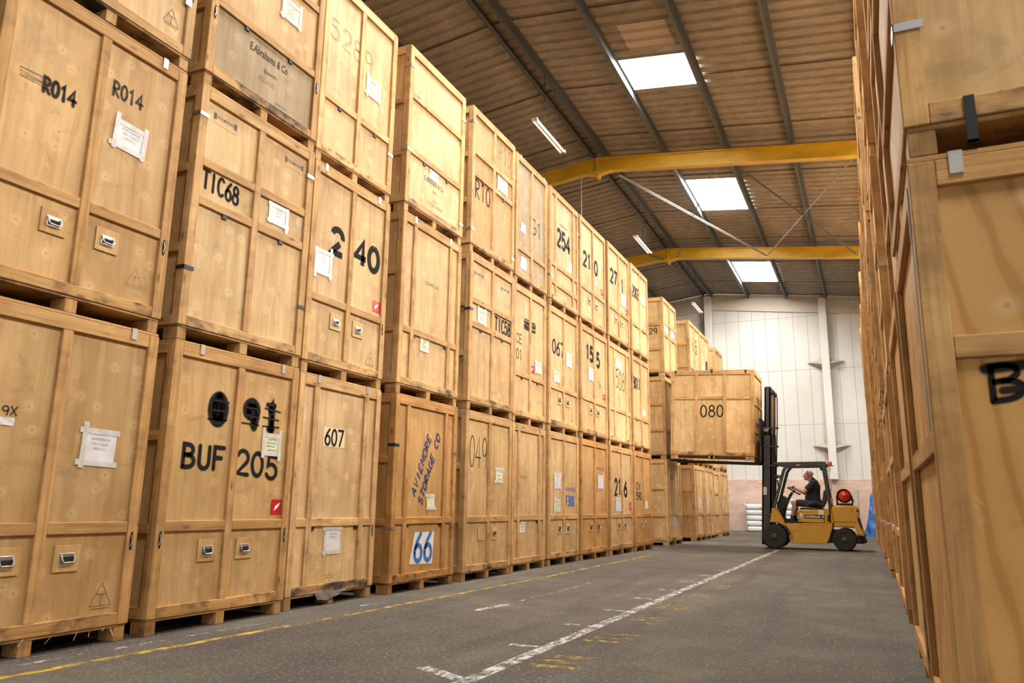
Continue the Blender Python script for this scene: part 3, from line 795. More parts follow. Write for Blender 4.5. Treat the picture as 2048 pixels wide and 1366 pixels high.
def build_long_row():
    r = L_('A1', 1, T_TAN, 'tan plywood crate with a taped sheet', handles='ss', slots='lr')
    label_sheet(r, 1.11, 1.36, .26, .23, lines=('ALAN BRADLEE', 'M23-122275', '28/01/21'), rot=-.03, tapes='tlb'); mark(r, INK, '9X', .44, 1.55, .10, .055, .012)
    label_sheet(r, .40, 1.48, .15, .05, tapes=''); triangle(r, 1.27, .34, .17); clip(r, 1.27)
    rs = random.Random(2)
    for k in range(7):
        m = MB(); u = rs.uniform(.7, 1.4); m.bar((u, rs.uniform(0, .03), .115), (u - rs.uniform(.0, .08), rs.uniform(-.03, .02), .115 - rs.uniform(.02, .07)), .003, .003)
        m.build('splinter', PINE_H, r, (1.3, 1.3, 1.3))
    r = L_('A2', 1, T_TAN, 'crate lettered R and digits twice', handles='ss', slots='lr')
    mark(r, SPRAYSOFT, 'R014', .46, 1.55, .24, .11, .038, gap=None); mark(r, INK, 'R014', .99, 1.80, .26, .115, .024); blot(r, .25, 1.56, .16, .07, 6, .010, 3, PENCIL); blot(r, .36, 1.55, .06, .07, 6, .010, 5, PENCIL)
    label_sheet(r, 1.05, 1.46, .26, .20, lines=('KEVIN MURRGEE', 'MKF-DIZZETI', '28/01/21'), rot=-.05); triangle(r, 1.24, .40, .15, PENCIL); clip(r, 1.27); strap(r, .40, 'l', 1.5)
    r = L_('A3', 1, T_STD, 'crate with a printed triangle stamp low down', handles='ss', slots='r'); triangle(r, 1.28, .40, .15, INK)
    m = MB(); m.box(1.38, 1.44, -.006, 0, .58, .74); m.build('hinge', STEEL, r)
    r = L_('B1', 1, T_TAN, 'crate with blacked-out digits and sprayed letters BUF', handles='ss', slots='lr')
    for ch, u, hh, wd_ in (('0', .54, .23, .17), ('9', .93, .22, .16), ('1', 1.19, .24, .06)):
        mark(r, SPRAY, ch, u, 1.76, wd_, hh, .10); mark(r, SPRAYSOFT, ch, u, 1.76, wd_ * .5, hh * .8, .10); blot(r, u, 1.75, .20, .15, 3, .024, int(u * 100), SPRAYSOFT)
    for u, z0, z1 in ((.54, 1.66, 1.86), (.93, 1.76, 1.86), (1.19, 1.66, 1.86)):
        m = MB(); ribbon(m, [(u, z0), (u, z1)], .11, front); m.build('marking', SPRAY, r)
    mark(r, SPRAY, '-', 1.19, 1.87, .17, .1, .06); mark(r, SPRAY, '-', 1.19, 1.65, .16, .1, .055)
    mark(r, SPRAY, 'BUF', .43, 1.35, .45, .18, .050, slant=-.02, wob=.04); mark(r, SPRAY, '205', 1.06, 1.32, .50, .20, .050, slant=-.08, wob=.05)
    label_sheet(r, 1.21, 1.51, .22, .17, NOTE, 'tblr', scrawl=4, seed=4); sticker(r, 1.35, .95, .135, 1.2); clip(r, .28); clip(r, 1.27)
    r = L_('B2', 2, T_STD, 'crate lettered TIC with two dark printed logos')
    logo(r, .31, 2.04, .27); logo(r, 1.23, 2.03, .27); mark(r, SPRAY, 'TIC68', .33, 1.42, .42, .16, .036, slant=-.05, wob=.05)
    label_sheet(r, 1.06, 1.42, .24, .17, lines=('ELAINE', 'MKF-DEZ', '28/01'), seed=3, lh=.014); strap(r, 1.98); strap(r, .60, mt=BLACKM); strap(r, 1.98, 'r'); strap(r, .60, 'r', mt=BLACKM)
    r = L_('B3', 4, T_WARM, 'grey-bottomed crate with ornate black lettering', slots='lr')
    for o in r.children:
        if o.name.startswith('front_panel') and min(v.co.z for v in o.data.vertices) < .5: o.color = (.60, .64, .70, 1)
    small(r, INK, ['E.Abrahams & Co'], .77, .66, .085, width=.52, shear=.15, bold=.022); small(r, INK, ['Ipswich'], .80, .50, .055, shear=.1, bold=.012); small(r, GREYINK, ['PACKED AND STORED BY'], .72, .76, .018); small(r, GREYINK, ['IPSWICH 212345', 'PORTMAN ROAD'], .76, .42, .02); small(r, GREYINK, ['KEEP DRY'], .98, .25, .025)
    label_sheet(r, 1.02, 1.32, .26, .20, NOTE, 'tblr', scrawl=4, seed=8)
    r = L_('C1', 3, T_PALE, 'pale clean crate with black stencilled digits', slots='r')
    m = MB(); m.box(.44, .80, YM - .0006, YM - .0003, 1.56, 1.76); m.build('bare_patch', mat_plain('sanded_patch', (.80, .62, .36), .7), r)
    mark(r, SPRAY, '607', .62, 1.66, .30, .16, .034, place=lambda a, b: (a, YM - .002, b)); label_sheet(r, .69, .62, .26, .24, lines=('LOOSE JOBS', 'MKF-DEZZZ'), seed=6, tapes='tlb', lh=.016); small(r, INK, ['250', 'CONTAINER CO', 'TARE 360KG', 'UK'], .68, .30, .016); clip(r, .29); clip(r, 1.13)
    m = MB(); n = 9
    for i in range(n + 1):
        x = .42 + .5 * i / n; dz = .075 * sin(pi * (i / n) ** .6) + .008 * sin(i * 2.1); m.v += [(x, .002, .128), (x, -.012 + .006 * sin(i * 1.9), .118 - dz)]
    m.f += [(2 * i, 2 * i + 2, 2 * i + 3, 2 * i + 1) for i in range(n)]
    m.build('torn_film', mat_plain('dusty_film', (.17, .145, .14), .4), r)
    r = L_('C2', 1, T_STD, 'crate with big black stencilled digits and a red sticker', handles='ss', slots='r')
    mark(r, STENCIL, '2', .47, 1.49, .20, .27, .078, cap=False, gap=0.02); mark(r, STENCIL, '40', 1.02, 1.49, .46, .27, .078, cap=False, gap=.0); label_sheet(r, .25, 1.19, .25, .24, lines=('VICTOR', 'MKF 50', '28/01'), seed=5, lh=.014); sticker(r, 1.25, .95, .13, 1.1); triangle(r, 1.17, .33, .16, GREYINK); clip(r, .18, mt=PAPER); clip(r, 1.17)
    r = L_('C3', 5, T_PALE, 'tall crate with faint pencilled outline digits')
    mark(r, PENCIL, '5289', .52, 1.62, .80, .24, .012, slant=-.05); mark(r, PENCIL, '5289', .54, 1.61, .80, .24, .010, slant=-.05); label_sheet(r, .97, 1.30, .26, .21, NOTE, scrawl=4, seed=9); strap(r, .62, 'r', 1.41)
    r = L_('D1', 3, T_ORG, 'orange-brown crate with a white patch painted with blue digits', slots='')
    mark(r, BLUEP, 'AVIEMORE', .66, 1.47, .80, .098, .030, rot=1.13, shear=.30, cap=False, gap=0); mark(r, BLUEP, 'STORAGE CO', .85, 1.43, .94, .098, .030, rot=1.13, shear=.30, cap=False, gap=0)
    m = MB(); m.add([(.46, YM - .0008, .30), (.98, YM - .0008, .28), (1.02, YM - .0008, .66), (.56, YM - .0008, .665)], [(0, 1, 2, 3)]); m.build('painted_patch', WHITEP, r)
    mark(r, BLUEB, '66', .76, .485, .40, .32, .062, place=lambda a, b: (a, YM - .002, b)); label_sheet(r, .90, 1.02, .19, .16, NOTE, 'tb', seed=2, scrawl=0); small(r, INK, ['BRITAIN'], .72, .24, .014)
    strap(r, 1.66, mt=BLACKM); strap(r, .72); strap(r, 1.66, 'r'); strap(r, .72, 'r')
    r = L_('D2', 3, T_STD, 'plain crate with small slashed code lettering', slots='')
    small(r, INK, ['LOM/528'], .76, 1.50, .052, width=.33); label_sheet(r, .63, .69, .20, .16, NOTE, 'tb', scrawl=4, seed=12); small(r, GREYINK, ['DEZ'], .75, .18, .025); clip(r, .28); clip(r, 1.18)
    r = L_('D3', 4, T_PALE, 'pale crate of three boards with ornate print low down', slots='')
    small(r, GREYINK, ['E.Abrahams & Co'], .72, .62, .07, width=.5, shear=.15, bold=.02); small(r, GREYINK, ['Ipswich'], .75, .50, .04, bold=.01); small(r, GREYINK, ['FOR', 'ALTON MOVES'], .76, .37, .04); small(r, INK, ['AMK', '43'], 1.38, 1.54, .04)
    label_sheet(r, .70, .72, .22, .10, NOTE, 'tb', seed=31); strap(r, 1.98, mt=STEEL); strap(r, .82, mt=STEEL); strap(r, .30, 'r'); strap(r, 1.9, 'r')
    small(r, INK, ['AMK', '43'], .22, 1.50, .05, place=lambda a, b: (REC - .002, .42 - a, b))
    r = L_('E1', 1, T_STD, 'crate with thin green sprayed digits', handles='os', slots='')
    mark(r, GREENP, '049', .43, 1.70, .55, .42, .026, wob=.12); label_sheet(r, 1.11, 1.42, .24, .19, NOTE, 'tb', scrawl=3, seed=14)
    r = L_('E2', 2, T_STD, 'crate with two small logos and black TIC lettering')
    logo(r, .30, 1.99, .28); logo(r, 1.20, 1.99, .28); mark(r, SPRAY, 'TIC58', 1.13, 1.39, .54, .20, .042, wob=.05); label_sheet(r, .41, 1.39, .24, .19, NOTE, scrawl=4, seed=15); strap(r, 1.42, mt=BLACKM)
    r = L_('E3', 2, (.78, .66, .50), 'orange-panelled crate sprayed with R and digits', ftint=T_STD)
    mark(r, SPRAYSOFT, 'R10', .40, 1.02, .48, .28, .04, wob=.08); mark(r, PENCIL, 'P10', 1.15, 1.94, .44, .27, .02); label_sheet(r, 1.06, 1.42, .34, .24, scrawl=4, seed=16); strap(r, 2.02); strap(r, .34); strap(r, 1.7, 'r'); strap(r, .3, 'r')
    r = L_('F1', 3, T_STD, 'crate with a small white tag under its rail')
    small(r, GREYINK, ['LOM 679'], .48, 1.43, .05, width=.30); label_sheet(r, .45, .66, .20, .17, tapes='', scrawl=3, seed=17); clip(r, .14); clip(r, 1.1)
    r = L_('F2', 5, T_STD, 'crate with black crossed-out block and a red sticker')
    blot(r, .55, 1.66, .22, .16, 8, .03, 21, SPRAYSOFT); blot(r, .80, 1.66, .22, .16, 8, .03, 22, SPRAYSOFT); mark(r, INK, 'ACE', .18, 1.37, .34, .15, .022); mark(r, INK, '201', .19, 1.11, .34, .16, .022); sticker(r, .80, .95, .13, 1.2); label_sheet(r, 1.04, 1.02, .24, .17, scrawl=4, seed=23)
    r = L_('F3', 9, T_GREY, 'weathered grey crate with faded black lettering', ftint=(.95, .93, .88))
    mark(r, SPRAYSOFT, 'G1', .92, 1.20, .42, .28, .035); label_sheet(r, .34, 1.02, .20, .16, tapes='', scrawl=3, seed=24); label_sheet(r, .37, .40, .24, .22, OLDTAG, tapes=''); clip(r, .16); clip(r, 1.2)
    r = L_('G1', 1, T_STD, 'crate with blue lettered code and two papers', handles='dd')
    label_sheet(r, .46, 1.42, .30, .24, scrawl=5, seed=25); label_sheet(r, .44, 1.0, .28, .20, NOTE, scrawl=4, seed=26); small(r, BLUEF, ['EDWARDS'], 1.13, 1.29, .07, width=.50, bold=.008); mark(r, BLUEF, 'F300', 1.10, 1.08, .42, .17, .042, cap=False); triangle(r, 1.2, .36, .15, GREYINK)
    r = L_('G2', 1, T_STD, 'crate with soft black sprayed digits and two papers', handles='dd')
    mark(r, SPRAY, '067', .50, 1.54, .58, .24, .055, wob=.05); label_sheet(r, 1.04, 1.42, .26, .24, scrawl=5, seed=27); label_sheet(r, .42, 1.0, .28, .17, NOTE, scrawl=4, seed=28); triangle(r, 1.24, .36, .15, GREYINK)
    r = L_('G3', 6, T_STD, 'crate with black digits under a short black line')
    mark(r, STENCIL, '254', .74, 1.40, .66, .32, .085, cap=False); m = MB(); ribbon(m, [(.56, 1.69), (.92, 1.69)], .02, front); m.build('marking', INK, r); label_sheet(r, 1.10, .98, .17, .20, scrawl=3, seed=29, tapes=''); strap(r, .55, mt=STEEL); strap(r, 1.8, 'r', 1.52)
    r = L_('H1', 1, T_ORG, 'orange-toned crate with one white sheet', handles='dd')
    small(r, INK, ['MR 234'], 1.22, 1.74, .07, width=.42); label_sheet(r, 1.22, 1.48, .32, .24, scrawl=4, seed=32); triangle(r, 1.3, .36, .15, GREYINK)
    r = L_('H2', 1, T_STD, 'crate with three black digits split by the middle timber', handles='dd')
    mark(r, STENCIL, '15', .58, 1.75, .42,   .28, .085, cap=False); mark(r, STENCIL, '5', 1.12, 1.70, .19,   .28, .085, cap=False); label_sheet(r, .66, 1.33, .32, .22, scrawl=4, seed=33); mark(r, INK, '16', 1.20, 1.19, .15, .12, .02); sticker(r, 1.48, .97, .12, 1.2); triangle(r, 1.4, .36, .15, GREYINK); strap(r, .78, mt=STEEL)
    r = L_('H3', 1, T_STD, 'crate with three black digits and a tiny red sticker', handles='ss')
    mark(r, STENCIL, '21', .50, 1.42, .46, .29, .085, cap=False); mark(r, STENCIL, '0', 1.08, 1.42, .20, .29, .083, cap=False); sticker(r, 1.46, .98, .13, 1.3); label_sheet(r, 1.05, 1.08, .15, .16, OLDTAG, tapes='')
    r = L_('I1', 1, T_STD, 'crate with black digits, a white sheet and red sticker', handles='dd')
    mark(r, STENCIL, '21', .58, 1.40, .46, .32, .088, cap=False); mark(r, STENCIL, '6', 1.16, 1.38, .22, .31, .085, cap=False); label_sheet(r, .60, 1.03, .36, .25, scrawl=4, seed=34); sticker(r, 1.52, 1.0, .16, 1.2); triangle(r, 1.5, .38, .17, GREYINK)
    r = L_('I2', 8, T_PALE, 'pale crate with tall thin sprayed digits')
    mark(r, SPRAYSOFT, '508', .92, 1.50, .68, .40, .038, wob=.1); label_sheet(r, .78, 1.86, .40, .18, tapes='tb', scrawl=2, seed=35)
    r = L_('I3', 1, T_STD, 'crate with digits parted by timber and a white sheet', handles='ss')
    mark(r, STENCIL, '27', .50, 1.55, .48, .30, .085, cap=False); mark(r, STENCIL, '1', 1.18, 1.50, .14, .30, .085, cap=False); label_sheet(r, 1.24, 1.18, .36, .26, tapes='tb', seed=36); sticker(r, 1.5, .95, .12)
    r = L_('J1', 1, T_ORG, 'crate with two lines of black lettering', handles='ss')
    mark(r, STENCIL, 'CW', .36, 1.46, .30, .15, .036, cap=False); mark(r, STENCIL, '590', .40, 1.24, .42, .16, .04, cap=False); label_sheet(r, 1.06, 1.04, .28, .18, NOTE, tapes='', seed=37)
    r = L_('J2', 5, T_STD, 'crate with four heavy black digits'); mark(r, STENCIL, '3011', .44, 1.62, .58, .25, .07, cap=False); label_sheet(r, 1.06, .98, .3, .14, NOTE, tapes='', seed=38)
    r = L_('J3', 5, T_PALE, 'crate with four black digits and a taped sheet'); mark(r, STENCIL, '2003', .46, 1.62, .62, .27, .065, cap=False); label_sheet(r, 1.16, 1.58, .34, .20, tapes='tb', scrawl=3, seed=39)
    # beyond the gap
    far = dict(fine=False)
    r = L_('K1', 3, T_PALE, 'pale crate with a bare side facing the gap', **far); small(r, INK, ['830'], .62, 1.80, .14); label_sheet(r, .7, .62, .4, .24, scrawl=4, seed=40)
    r = L_('K2', 3, T_STD, 'crate half hidden behind the lifted crate', **far)
    r = L_('K3', 2, T_STD, 'crate with black lettering on its bare side', **far); label_sheet(r, .4, 1.42, .4, .2, NOTE, scrawl=3, seed=41); label_sheet(r, 1.2, 1.42, .4, .2, scrawl=3, seed=42)
    mark(r, SPRAY, 'TIC29', .45, 1.30, .62, .17, .03, place=lambda a, b: (REC - .002, .95 - a, b))
    r = L_('L1', 3, T_PALE, 'pale crate with a taped white sheet', **far); label_sheet(r, .75, 1.14, .36, .28, scrawl=3, seed=43)
    r = L_('L2', 5, T_STD, 'crate hidden behind the lifted crate', **far)
    r = L_('L3', 5, T_STD, 'crate with small black digits', **far); mark(r, STENCIL, '122', .92, 1.50, .64, .26, .07, cap=False); m = MB(); m.box(1.08, 1.2, YM - .002, YM, 1.72, 1.84); m.build('marking', SLOT, r); clip(r, 1.5)
    r = L_('N1', 1, T_PALE, 'pale crate with a second taped sheet', handles='dd', **far); label_sheet(r, .45, 1.18, .34, .25, scrawl=3, seed=44); small(r, INK, ['290'], 1.12, 1.5, .14)
    r = L_('N2', 5, T_STD, 'crate hidden beside the lifted crate', **far)
    r = L_('N3', 5, T_PALE, 'pale crate with a solid black square', **far); label_sheet(r, .5, 1.0, .4, .32, tapes='', seed=45); m = MB(); m.box(1.02, 1.34, YM - .002, YM, 1.0, 1.42); m.build('marking', SLOT, r)
    r = L_('M1', 1, T_PALE, 'palest crate with scribbled mark', handles='dd', **far); mark(r, SPRAYSOFT, '46', 1.1, 1.35, .4, .22, .03); label_sheet(r, .4, 1.1, .3, .3, tapes='', seed=46); mark(r, SPRAY, '1', .3, 1.28, .1, .25, .05, place=lambda a, b: (REC - .002, .75 - a, b))
    r = L_('M2', 5, T_STD, 'crate mostly behind the lifted crate', **far)
    r = L_('M3', 5, T_STD, 'crate with dark block on its lid', **far); m = MB(); m.box(.1, .4, .2, .7, H0, H0 + .05); m.build('lid_block', PINE_DIRTY, r)
build_long_row()

def build_lifted_crate():
    r = crate('storage_crate', (-4.77, 20.5, 2.265), 0, 2.16, 1.62, 7, (1.02, 1.02, 1.02), 'big crate lettered with thin round digits, raised on the forklift forks', 'crate on the forklift', h=2.36, sides='LR', tabs=False)
    r.rotation_euler = (0, math.radians(2.4), 0)
    mark(r, SPRAY, '080', 1.08, 1.27, .58, .30, .046, wob=.03)
    for o in r.children:
        if o.name.startswith('front_panel') and min(v.co.x for v in o.data.vertices) > 1.3 and max(v.co.z for v in o.data.vertices) < 1.7: o.color = (1.28, 1.26, 1.30, 1)
    for x0, x1 in ((.104, .20), (1.0, 1.15), (1.93, 2.05)):
        m = MB(); m.box(x0, x1, .012, .17, .001, .097, .004); m.build('skid_block', PINE_VD, r, T_STD)
    m = MB(); m.box(.012, 2.148, .008, .012, .0, .022); m.build('runner', PINE_H, r, T_STD)
    for u in (.12, 1.08, 1.95): clip(r, u, 2.36, BLACKM)
    strap(r, .4); strap(r, 2.1)
build_lifted_crate()

# stacks on the other side of the aisle, seen end on
RIGHT = [(.213, 2.99, 1.65), (.238, 4.95, 1.55), (.42, 6.62, 1.40), (.232, 8.12, 1.50), (.222, 10.1, 1.5), (.26, 11.75, 1.5), (.20, 13.4, 1.5), (.23, 15.0, 1.45), (.175, 16.6, 1.5), (.165, 18.4, 1.5), (.15, 20.3, 1.5), (.17, 21.95, 1.5), (.12, 23.7, 1.5), (.13, 25.4, 1.4), (.09, 26.95, 1.5)]
RORD = 'first second third fourth fifth sixth seventh eighth ninth tenth eleventh twelfth thirteenth fourteenth last'.split()
def build_end_row():
    rnd = random.Random(5)
    tints = [T_STD, T_WARM, T_STD, T_PALE, T_STD, T_WARM, T_ORG]
    for k, (x, y, d) in enumerate(RIGHT):
        for t in (1, 2, 3):
            tint = T_WARM if k == 0 else T_PALE if k == 3 and t > 1 else tints[(k * 2 + t * 3) % 7]
            jx = rnd.uniform(-.025, .02) * (k > 0); jy = rnd.uniform(-.03, .02) * (k > 1)
            words_ = {(0, 1): 'wavy-grained crate sprayed with a black letter', (0, 2): 'crate with grey strap round its post'}.get((k, t), ('brown' if tint in (T_ORG, T_TAN) else 'pale' if tint is T_PALE else 'honey-coloured') + ' crate seen edge on')
            r = crate('storage_crate', (x + jx, y + jy, PITCH_Z * (t - 1)), 0, 2.12, d, 10 if k % 2 == 0 else 4, tint, f'{words_}, {TIER[t]} of the {RORD[k]} stack across the aisle', 'storage crates stacked three high across the aisle',
                      ply=PLY_FIG if (k, t) == (0, 1) else None, fine=k < 5, tabs=False, srails=((1.20, 1.28),) if k < 2 and t == 1 else ((1.46, 1.535), (.745, .82)))
            if k == 0 and t == 1:
                m = MB(); write(m, 'B', .232, 1.428, .10, .118, .028, front, slant=.10); m.build('marking', SPRAY, r)
                m = MB(); ribbon(m, [(.175, 1.475), (.5, 1.50)], .05, front); ribbon(m, [(.22, 1.40), (.5, 1.42)], .04, front); m.build('marking', SPRAYSOFT, r)
                clip(r, .155)
                m = MB(); m.box(-.003, .001, .115, .14, 1.28, 2.2); m.build('edge_strip', mat_plain('dull_band', (.25, .24, .23), .5, .6), r)
            if k == 0 and t == 2:
                m = MB(); m.box(.20, .235, -.008, 0, .02, .20); m.box(.20, .235, -.008, .03, .02, .028); m.build('lid_clip', BLACKM, r)
                strap(r, .53)
            if k and (k + t) % 2: strap(r, .5 + .3 * t)
            if k and (k + t) % 3 == 0: clip(r, .1)
build_end_row()

# ------------------------------------------------------------------ hanging lights
def build_lights():
    BODY = mat_plain('lamp_body', (.72, .70, .66), .5)
    q = NT('fluorescent_tube'); q.set(Base_Color=(.9, .9, .88, 1)); q.b.inputs['Emission Color'].default_value = (1, .97, .9, 1); q.b.inputs['Emission Strength'].default_value = 1.2
    names = ('first', 'second', 'last')
    for k, (y0, y1) in enumerate(((14.55, 16.3), (22.85, 24.6), (31.75, 33.5))):
        x, z = -6.23, 9.45
        r = empty('strip_light', (x, (y0 + y1) / 2, z), 0, f'{names[k]} white twin-tube strip light hanging on two wires under the roof ridge', 'light', 'strip lights under the ridge')
        L = (y1 - y0) / 2
        m = MB(); m.prism([(-.045, .055), (.045, .055), (.02, 0), (-.02, 0)], -L, L, .003); m.build('lamp_body', BODY, r)
        for s in (-1, 1):
            m = MB(); m.tube([(s * .052, -L + .03, .015), (s * .052, L - .03, .015)], .019, 10); m.build('tube', q.m, r)
            m = MB()
            for e in (-1, 1): m.box(s * .052 - .022, s * .052 + .022, e * L - .03, e * L + .03, -.01, .05)
            m.build('tube_holder', BODY, r)
        for e in (-.33, .33):
            m = MB(); m.tube([(0, e * 2 * L * .55, .05), (0, e * 2 * L * .55, 10.905 - z)], .006, 6); m.build('wire', BLACKM, r)
build_lights()

# ------------------------------------------------------------------ forklift truck
CATY = NT('forklift_yellow'); _n = CATY.noise(CATY.coords((3, 3, 3)), 1.0, 5, .65)
CATY.color(CATY.mix(CATY.ramp(_n, [(.60, g3(0)), (.70, g3(.8))]), (.52, .285, .022), (.12, .075, .03))); CATY.set(Roughness=.4); CATY = CATY.m
MASTM = mat_plain('mast_steel', (.05, .05, .054), .5, .2); RUB = mat_plain('tyre_rubber', (.020, .018, .017), .85); HUB = mat_plain('wheel_hub', (.055, .04, .03), .6)
VINYL = mat_plain('seat_vinyl', (.02, .02, .022), .45); TAN = mat_plain('cylinder_rod', (.36, .25, .15), .4, .3); AMBER = mat_plain('amber_lens', (.70, .12, .02), .25); GASR = mat_plain('gas_bottle_red', (.66, .05, .03), .4)
def build_forklift():
    O = Vector((-1.45, 21.52, 0))
    root = empty('forklift', O, 0, 'yellow and black gas forklift holding up a wooden crate', 'forklift')
    Y0, Y1 = 20.95, 22.09
    def P(name, m, mt, par=None): return m.build(name, mt, par or root, loc=(-O if par is None else None))
    # wheels
    for (x, r, wd) in ((-2.29, .305, .24), (-.65, .27, .20)):
        for s, y in ((1, Y0), (-1, Y1)):
            m = MB(); m.lathe([(r * .62, 0.02), (r * .86, 0), (r * .97, .025), (r, .06), (r, wd - .06), (r * .97, wd - .025), (r * .86, wd), (r * .62, wd - .02)], (x, y if s > 0 else y - wd, r), 'y', 40)
            for k in range(26):
                a = 2 * pi * k / 26
                for t in (.02, wd - .075): m.bar((x + r * .975 * cos(a), (y if s > 0 else y - wd) + t, r + r * .975 * sin(a)), (x + r * .975 * cos(a + .06), (y if s > 0 else y - wd) + t + .055, r + r * .975 * sin(a + .06)), .028, .018, (cos(a), 0, sin(a)))
            wl = P('wheel', m, RUB)
            m = MB(); e = y + s * .03 if s > 0 else y - .03
            m.lathe([(r * .60, .02 * s), (r * .56, -.004 * s), (r * .44, .03 * s), (r * .30, .035 * s), (r * .27, -.01 * s), (r * .16, -.035 * s), (.002, -.036 * s)], (x, e, r), 'y', 28, False)
            for k in range(6): a = 2 * pi * k / 6; m.lathe([(.014, .035 * s), (.014, .005 * s), (.002, .004 * s)], (x + r * .37 * cos(a), e, r + r * .37 * sin(a)), 'y', 6, False)
            m.build('hub', HUB, wl)
    # chassis, cowl, hood, counterweight
    m = MB(); m.prism([(-1.90, .16), (-1.06, .16), (-.99, .30), (-.91, .56), (-.90, .66), (-2.02, .64), (-1.97, .48)], Y0 + .02, Y1 - .02, .015); P('chassis', m, CATY)
    m = MB(); m.box(-1.99, -1.66, Y0 + .012, Y0 + .03, .46, .61, .004); m.box(-1.63, -1.0, Y0 + .012, Y0 + .026, .615, .64, .003); P('step', m, CATY)
    m = MB(); m.box(-2.02, -1.60, Y0 + .03, Y1 - .03, .655, .68); P('floor_plate', m, BLACKM)
    for y0, y1 in ((Y0 + .0, Y0 + .17), (Y1 - .17, Y1)):
        m = MB(); m.prism([(-2.31, 1.01), (-2.17, 1.0), (-2.03, .68), (-2.0, .56), (-2.06, .60), (-2.17, .655), (-2.38, .66), (-2.36, .72)], y0, y1, .01); P('cowl', m, CATY)
        m = MB(); n = 12; a0, a1 = 8, 108
        outer = [(-2.29 + .405 * cos(math.radians(lerp(a0, a1, k / n))), .305 + .405 * sin(math.radians(lerp(a0, a1, k / n)))) for k in range(n + 1)]
        inner = [(-2.29 + .345 * cos(math.radians(lerp(a1, a0, k / n))), .305 + .345 * sin(math.radians(lerp(a1, a0, k / n)))) for k in range(n + 1)]
        for k in range(n):
            m.prism([outer[k], outer[k + 1], inner[n - k - 1], inner[n - k]], y0 + .01, y1 + .05)
        P('fender', m, BLACKM)
    m = MB(); m.prism([(-1.72, .93), (-1.68, .975), (-1.08, .99), (-1.08, .66), (-1.66, .66), (-1.71, .74)], Y0 + .06, Y1 - .06, .03); hood = P('engine_hood', m, CATY)
    m = MB(); m.prism([(-1.07, 1.02), (-.93, 1.03), (-.88, .66), (-1.07, .66)], Y0 + .03, Y1 - .03, .01); P('rear_panel', m, CATY)
    m = MB(); m.add([(-1.02, Y0 + .027, .70), (-.93, Y0 + .027, .70), (-.95, Y0 + .027, .86), (-1.0, Y0 + .027, .86)], [(0, 1, 2, 3)]); P('vent', m, SLOT)
    m = MB(); m.prism([(-.925, 1.03), (-.86, 1.085), (-.40, 1.10), (-.32, 1.07), (-.285, 1.0), (-.27, .74), (-.21, .46), (-.205, .36), (-.30, .37), (-.36, .44), (-.40, .56), (-.87, .575), (-.90, .72)], Y0 + .04, Y1 - .04, .04); cw = P('counterweight', m, CATY)
    m = MB(); m.box(-.90, -.36, Y0 + .034, Y0 + .041, .695, .703); m.build('seam', SLOT, cw)
    m = MB(); m.box(-.96, -.93, Y0 + .03, Y0 + .06, .60, 1.06); m.build('seam', SLOT, cw)
    m = MB(); m.prism([(-.335, 1.02), (-.292, 1.0), (-.268, .74), (-.215, .50), (-.27, .56), (-.33, .74)], Y0 + .034, Y0 + .044); bk = m.build('rear_decal', SLOT, cw)
    m = MB(); typeset(m, 'CAT', -.302, .86, .045, lambda a, b: (a, Y0 + .032, b), .15, rot=-pi / 2 + .06, bold=.02); m.build('lettering', WHITE, bk)
    m = MB(); m.box(-.42, -.22, 21.2, 21.85, .18, .36, .02); m.tube([(-.21, 21.42, .2), (-.21, 21.42, .42)], .03, 10); m.ball((-.22, 21.2, .26), .07, 12); P('tow_hitch', m, BLACKM)
    m = MB(); m.box(-2.1, -.6, Y0 + .25, Y1 - .25, .18, .5); P('underframe', m, BLACKM)
    m = MB(); m.tube([(-2.29, Y0 + .1, .305), (-2.29, Y1 - .1, .305)], .07, 10); m.tube([(-.65, Y0 + .1, .27), (-.65, Y1 - .1, .27)], .06, 10); P('axle', m, BLACKM)
    # hood decals
    yd = Y0 + .0575
    m = MB(); m.box(-1.545, -1.075, yd, yd + .003, .765, .855); d = m.build('decal', SLOT, hood)
    m = MB(); pl = lambda a, b: (a, yd - .0015, b); typeset(m, 'CATERPILLAR', -1.35, .81, .052, pl, .35, bold=.03); typeset(m, '25', -1.115, .81, .045, pl, .06, bold=.02); m.build('lettering', WHITE, d)
    for a0, a1, b0, b1 in ((-1.21, -1.08, .86, .975), (-1.655, -1.59, .80, .90)):
        m = MB(); m.box(a0, a1, yd, yd + .003, b0, b1); m.build('sticker', mat_plain('faded_sticker', (.68, .66, .58), .5), hood)
    # overhead guard
    for y in (Y0 + .09, Y1 - .09):
        m = MB(); m.bar((-2.27, y, .99), (-1.97, y, 1.98), .07, .105, (0, 1, 0), .008); m.bar((-1.97, y, 1.97), (-1.86, y, 2.10), .07, .10, (0, 1, 0), .008); P('guard_post', m, MASTM)
        m = MB(); m.bar((-.93, y, 1.04), (-1.035, y, 2.06), .07, .11, (0, 1, 0), .008); P('guard_post', m, MASTM)
        m = MB(); m.prism([(-2.24, 2.145), (-2.12, 2.10), (-1.96, 2.06), (-.98, 2.065), (-.955, 2.09), (-.965, 2.165), (-1.06, 2.175), (-2.24, 2.165)], y - .04, y + .04, .006); P('guard_rail', m, MASTM)
    for x in [-2.15 + .165 * k for k in range(8)]:
        m = MB(); m.box(x - .02, x + .02, Y0 + .13, Y1 - .13, 2.105, 2.15, .004); P('guard_bar', m, MASTM)
    m = MB(); m.box(-1.67, -1.57, Y0 + .045, Y0 + .049, 2.075, 2.10); P('sticker', m, mat_plain('yellow_sticker', (.7, .45, .03), .5))
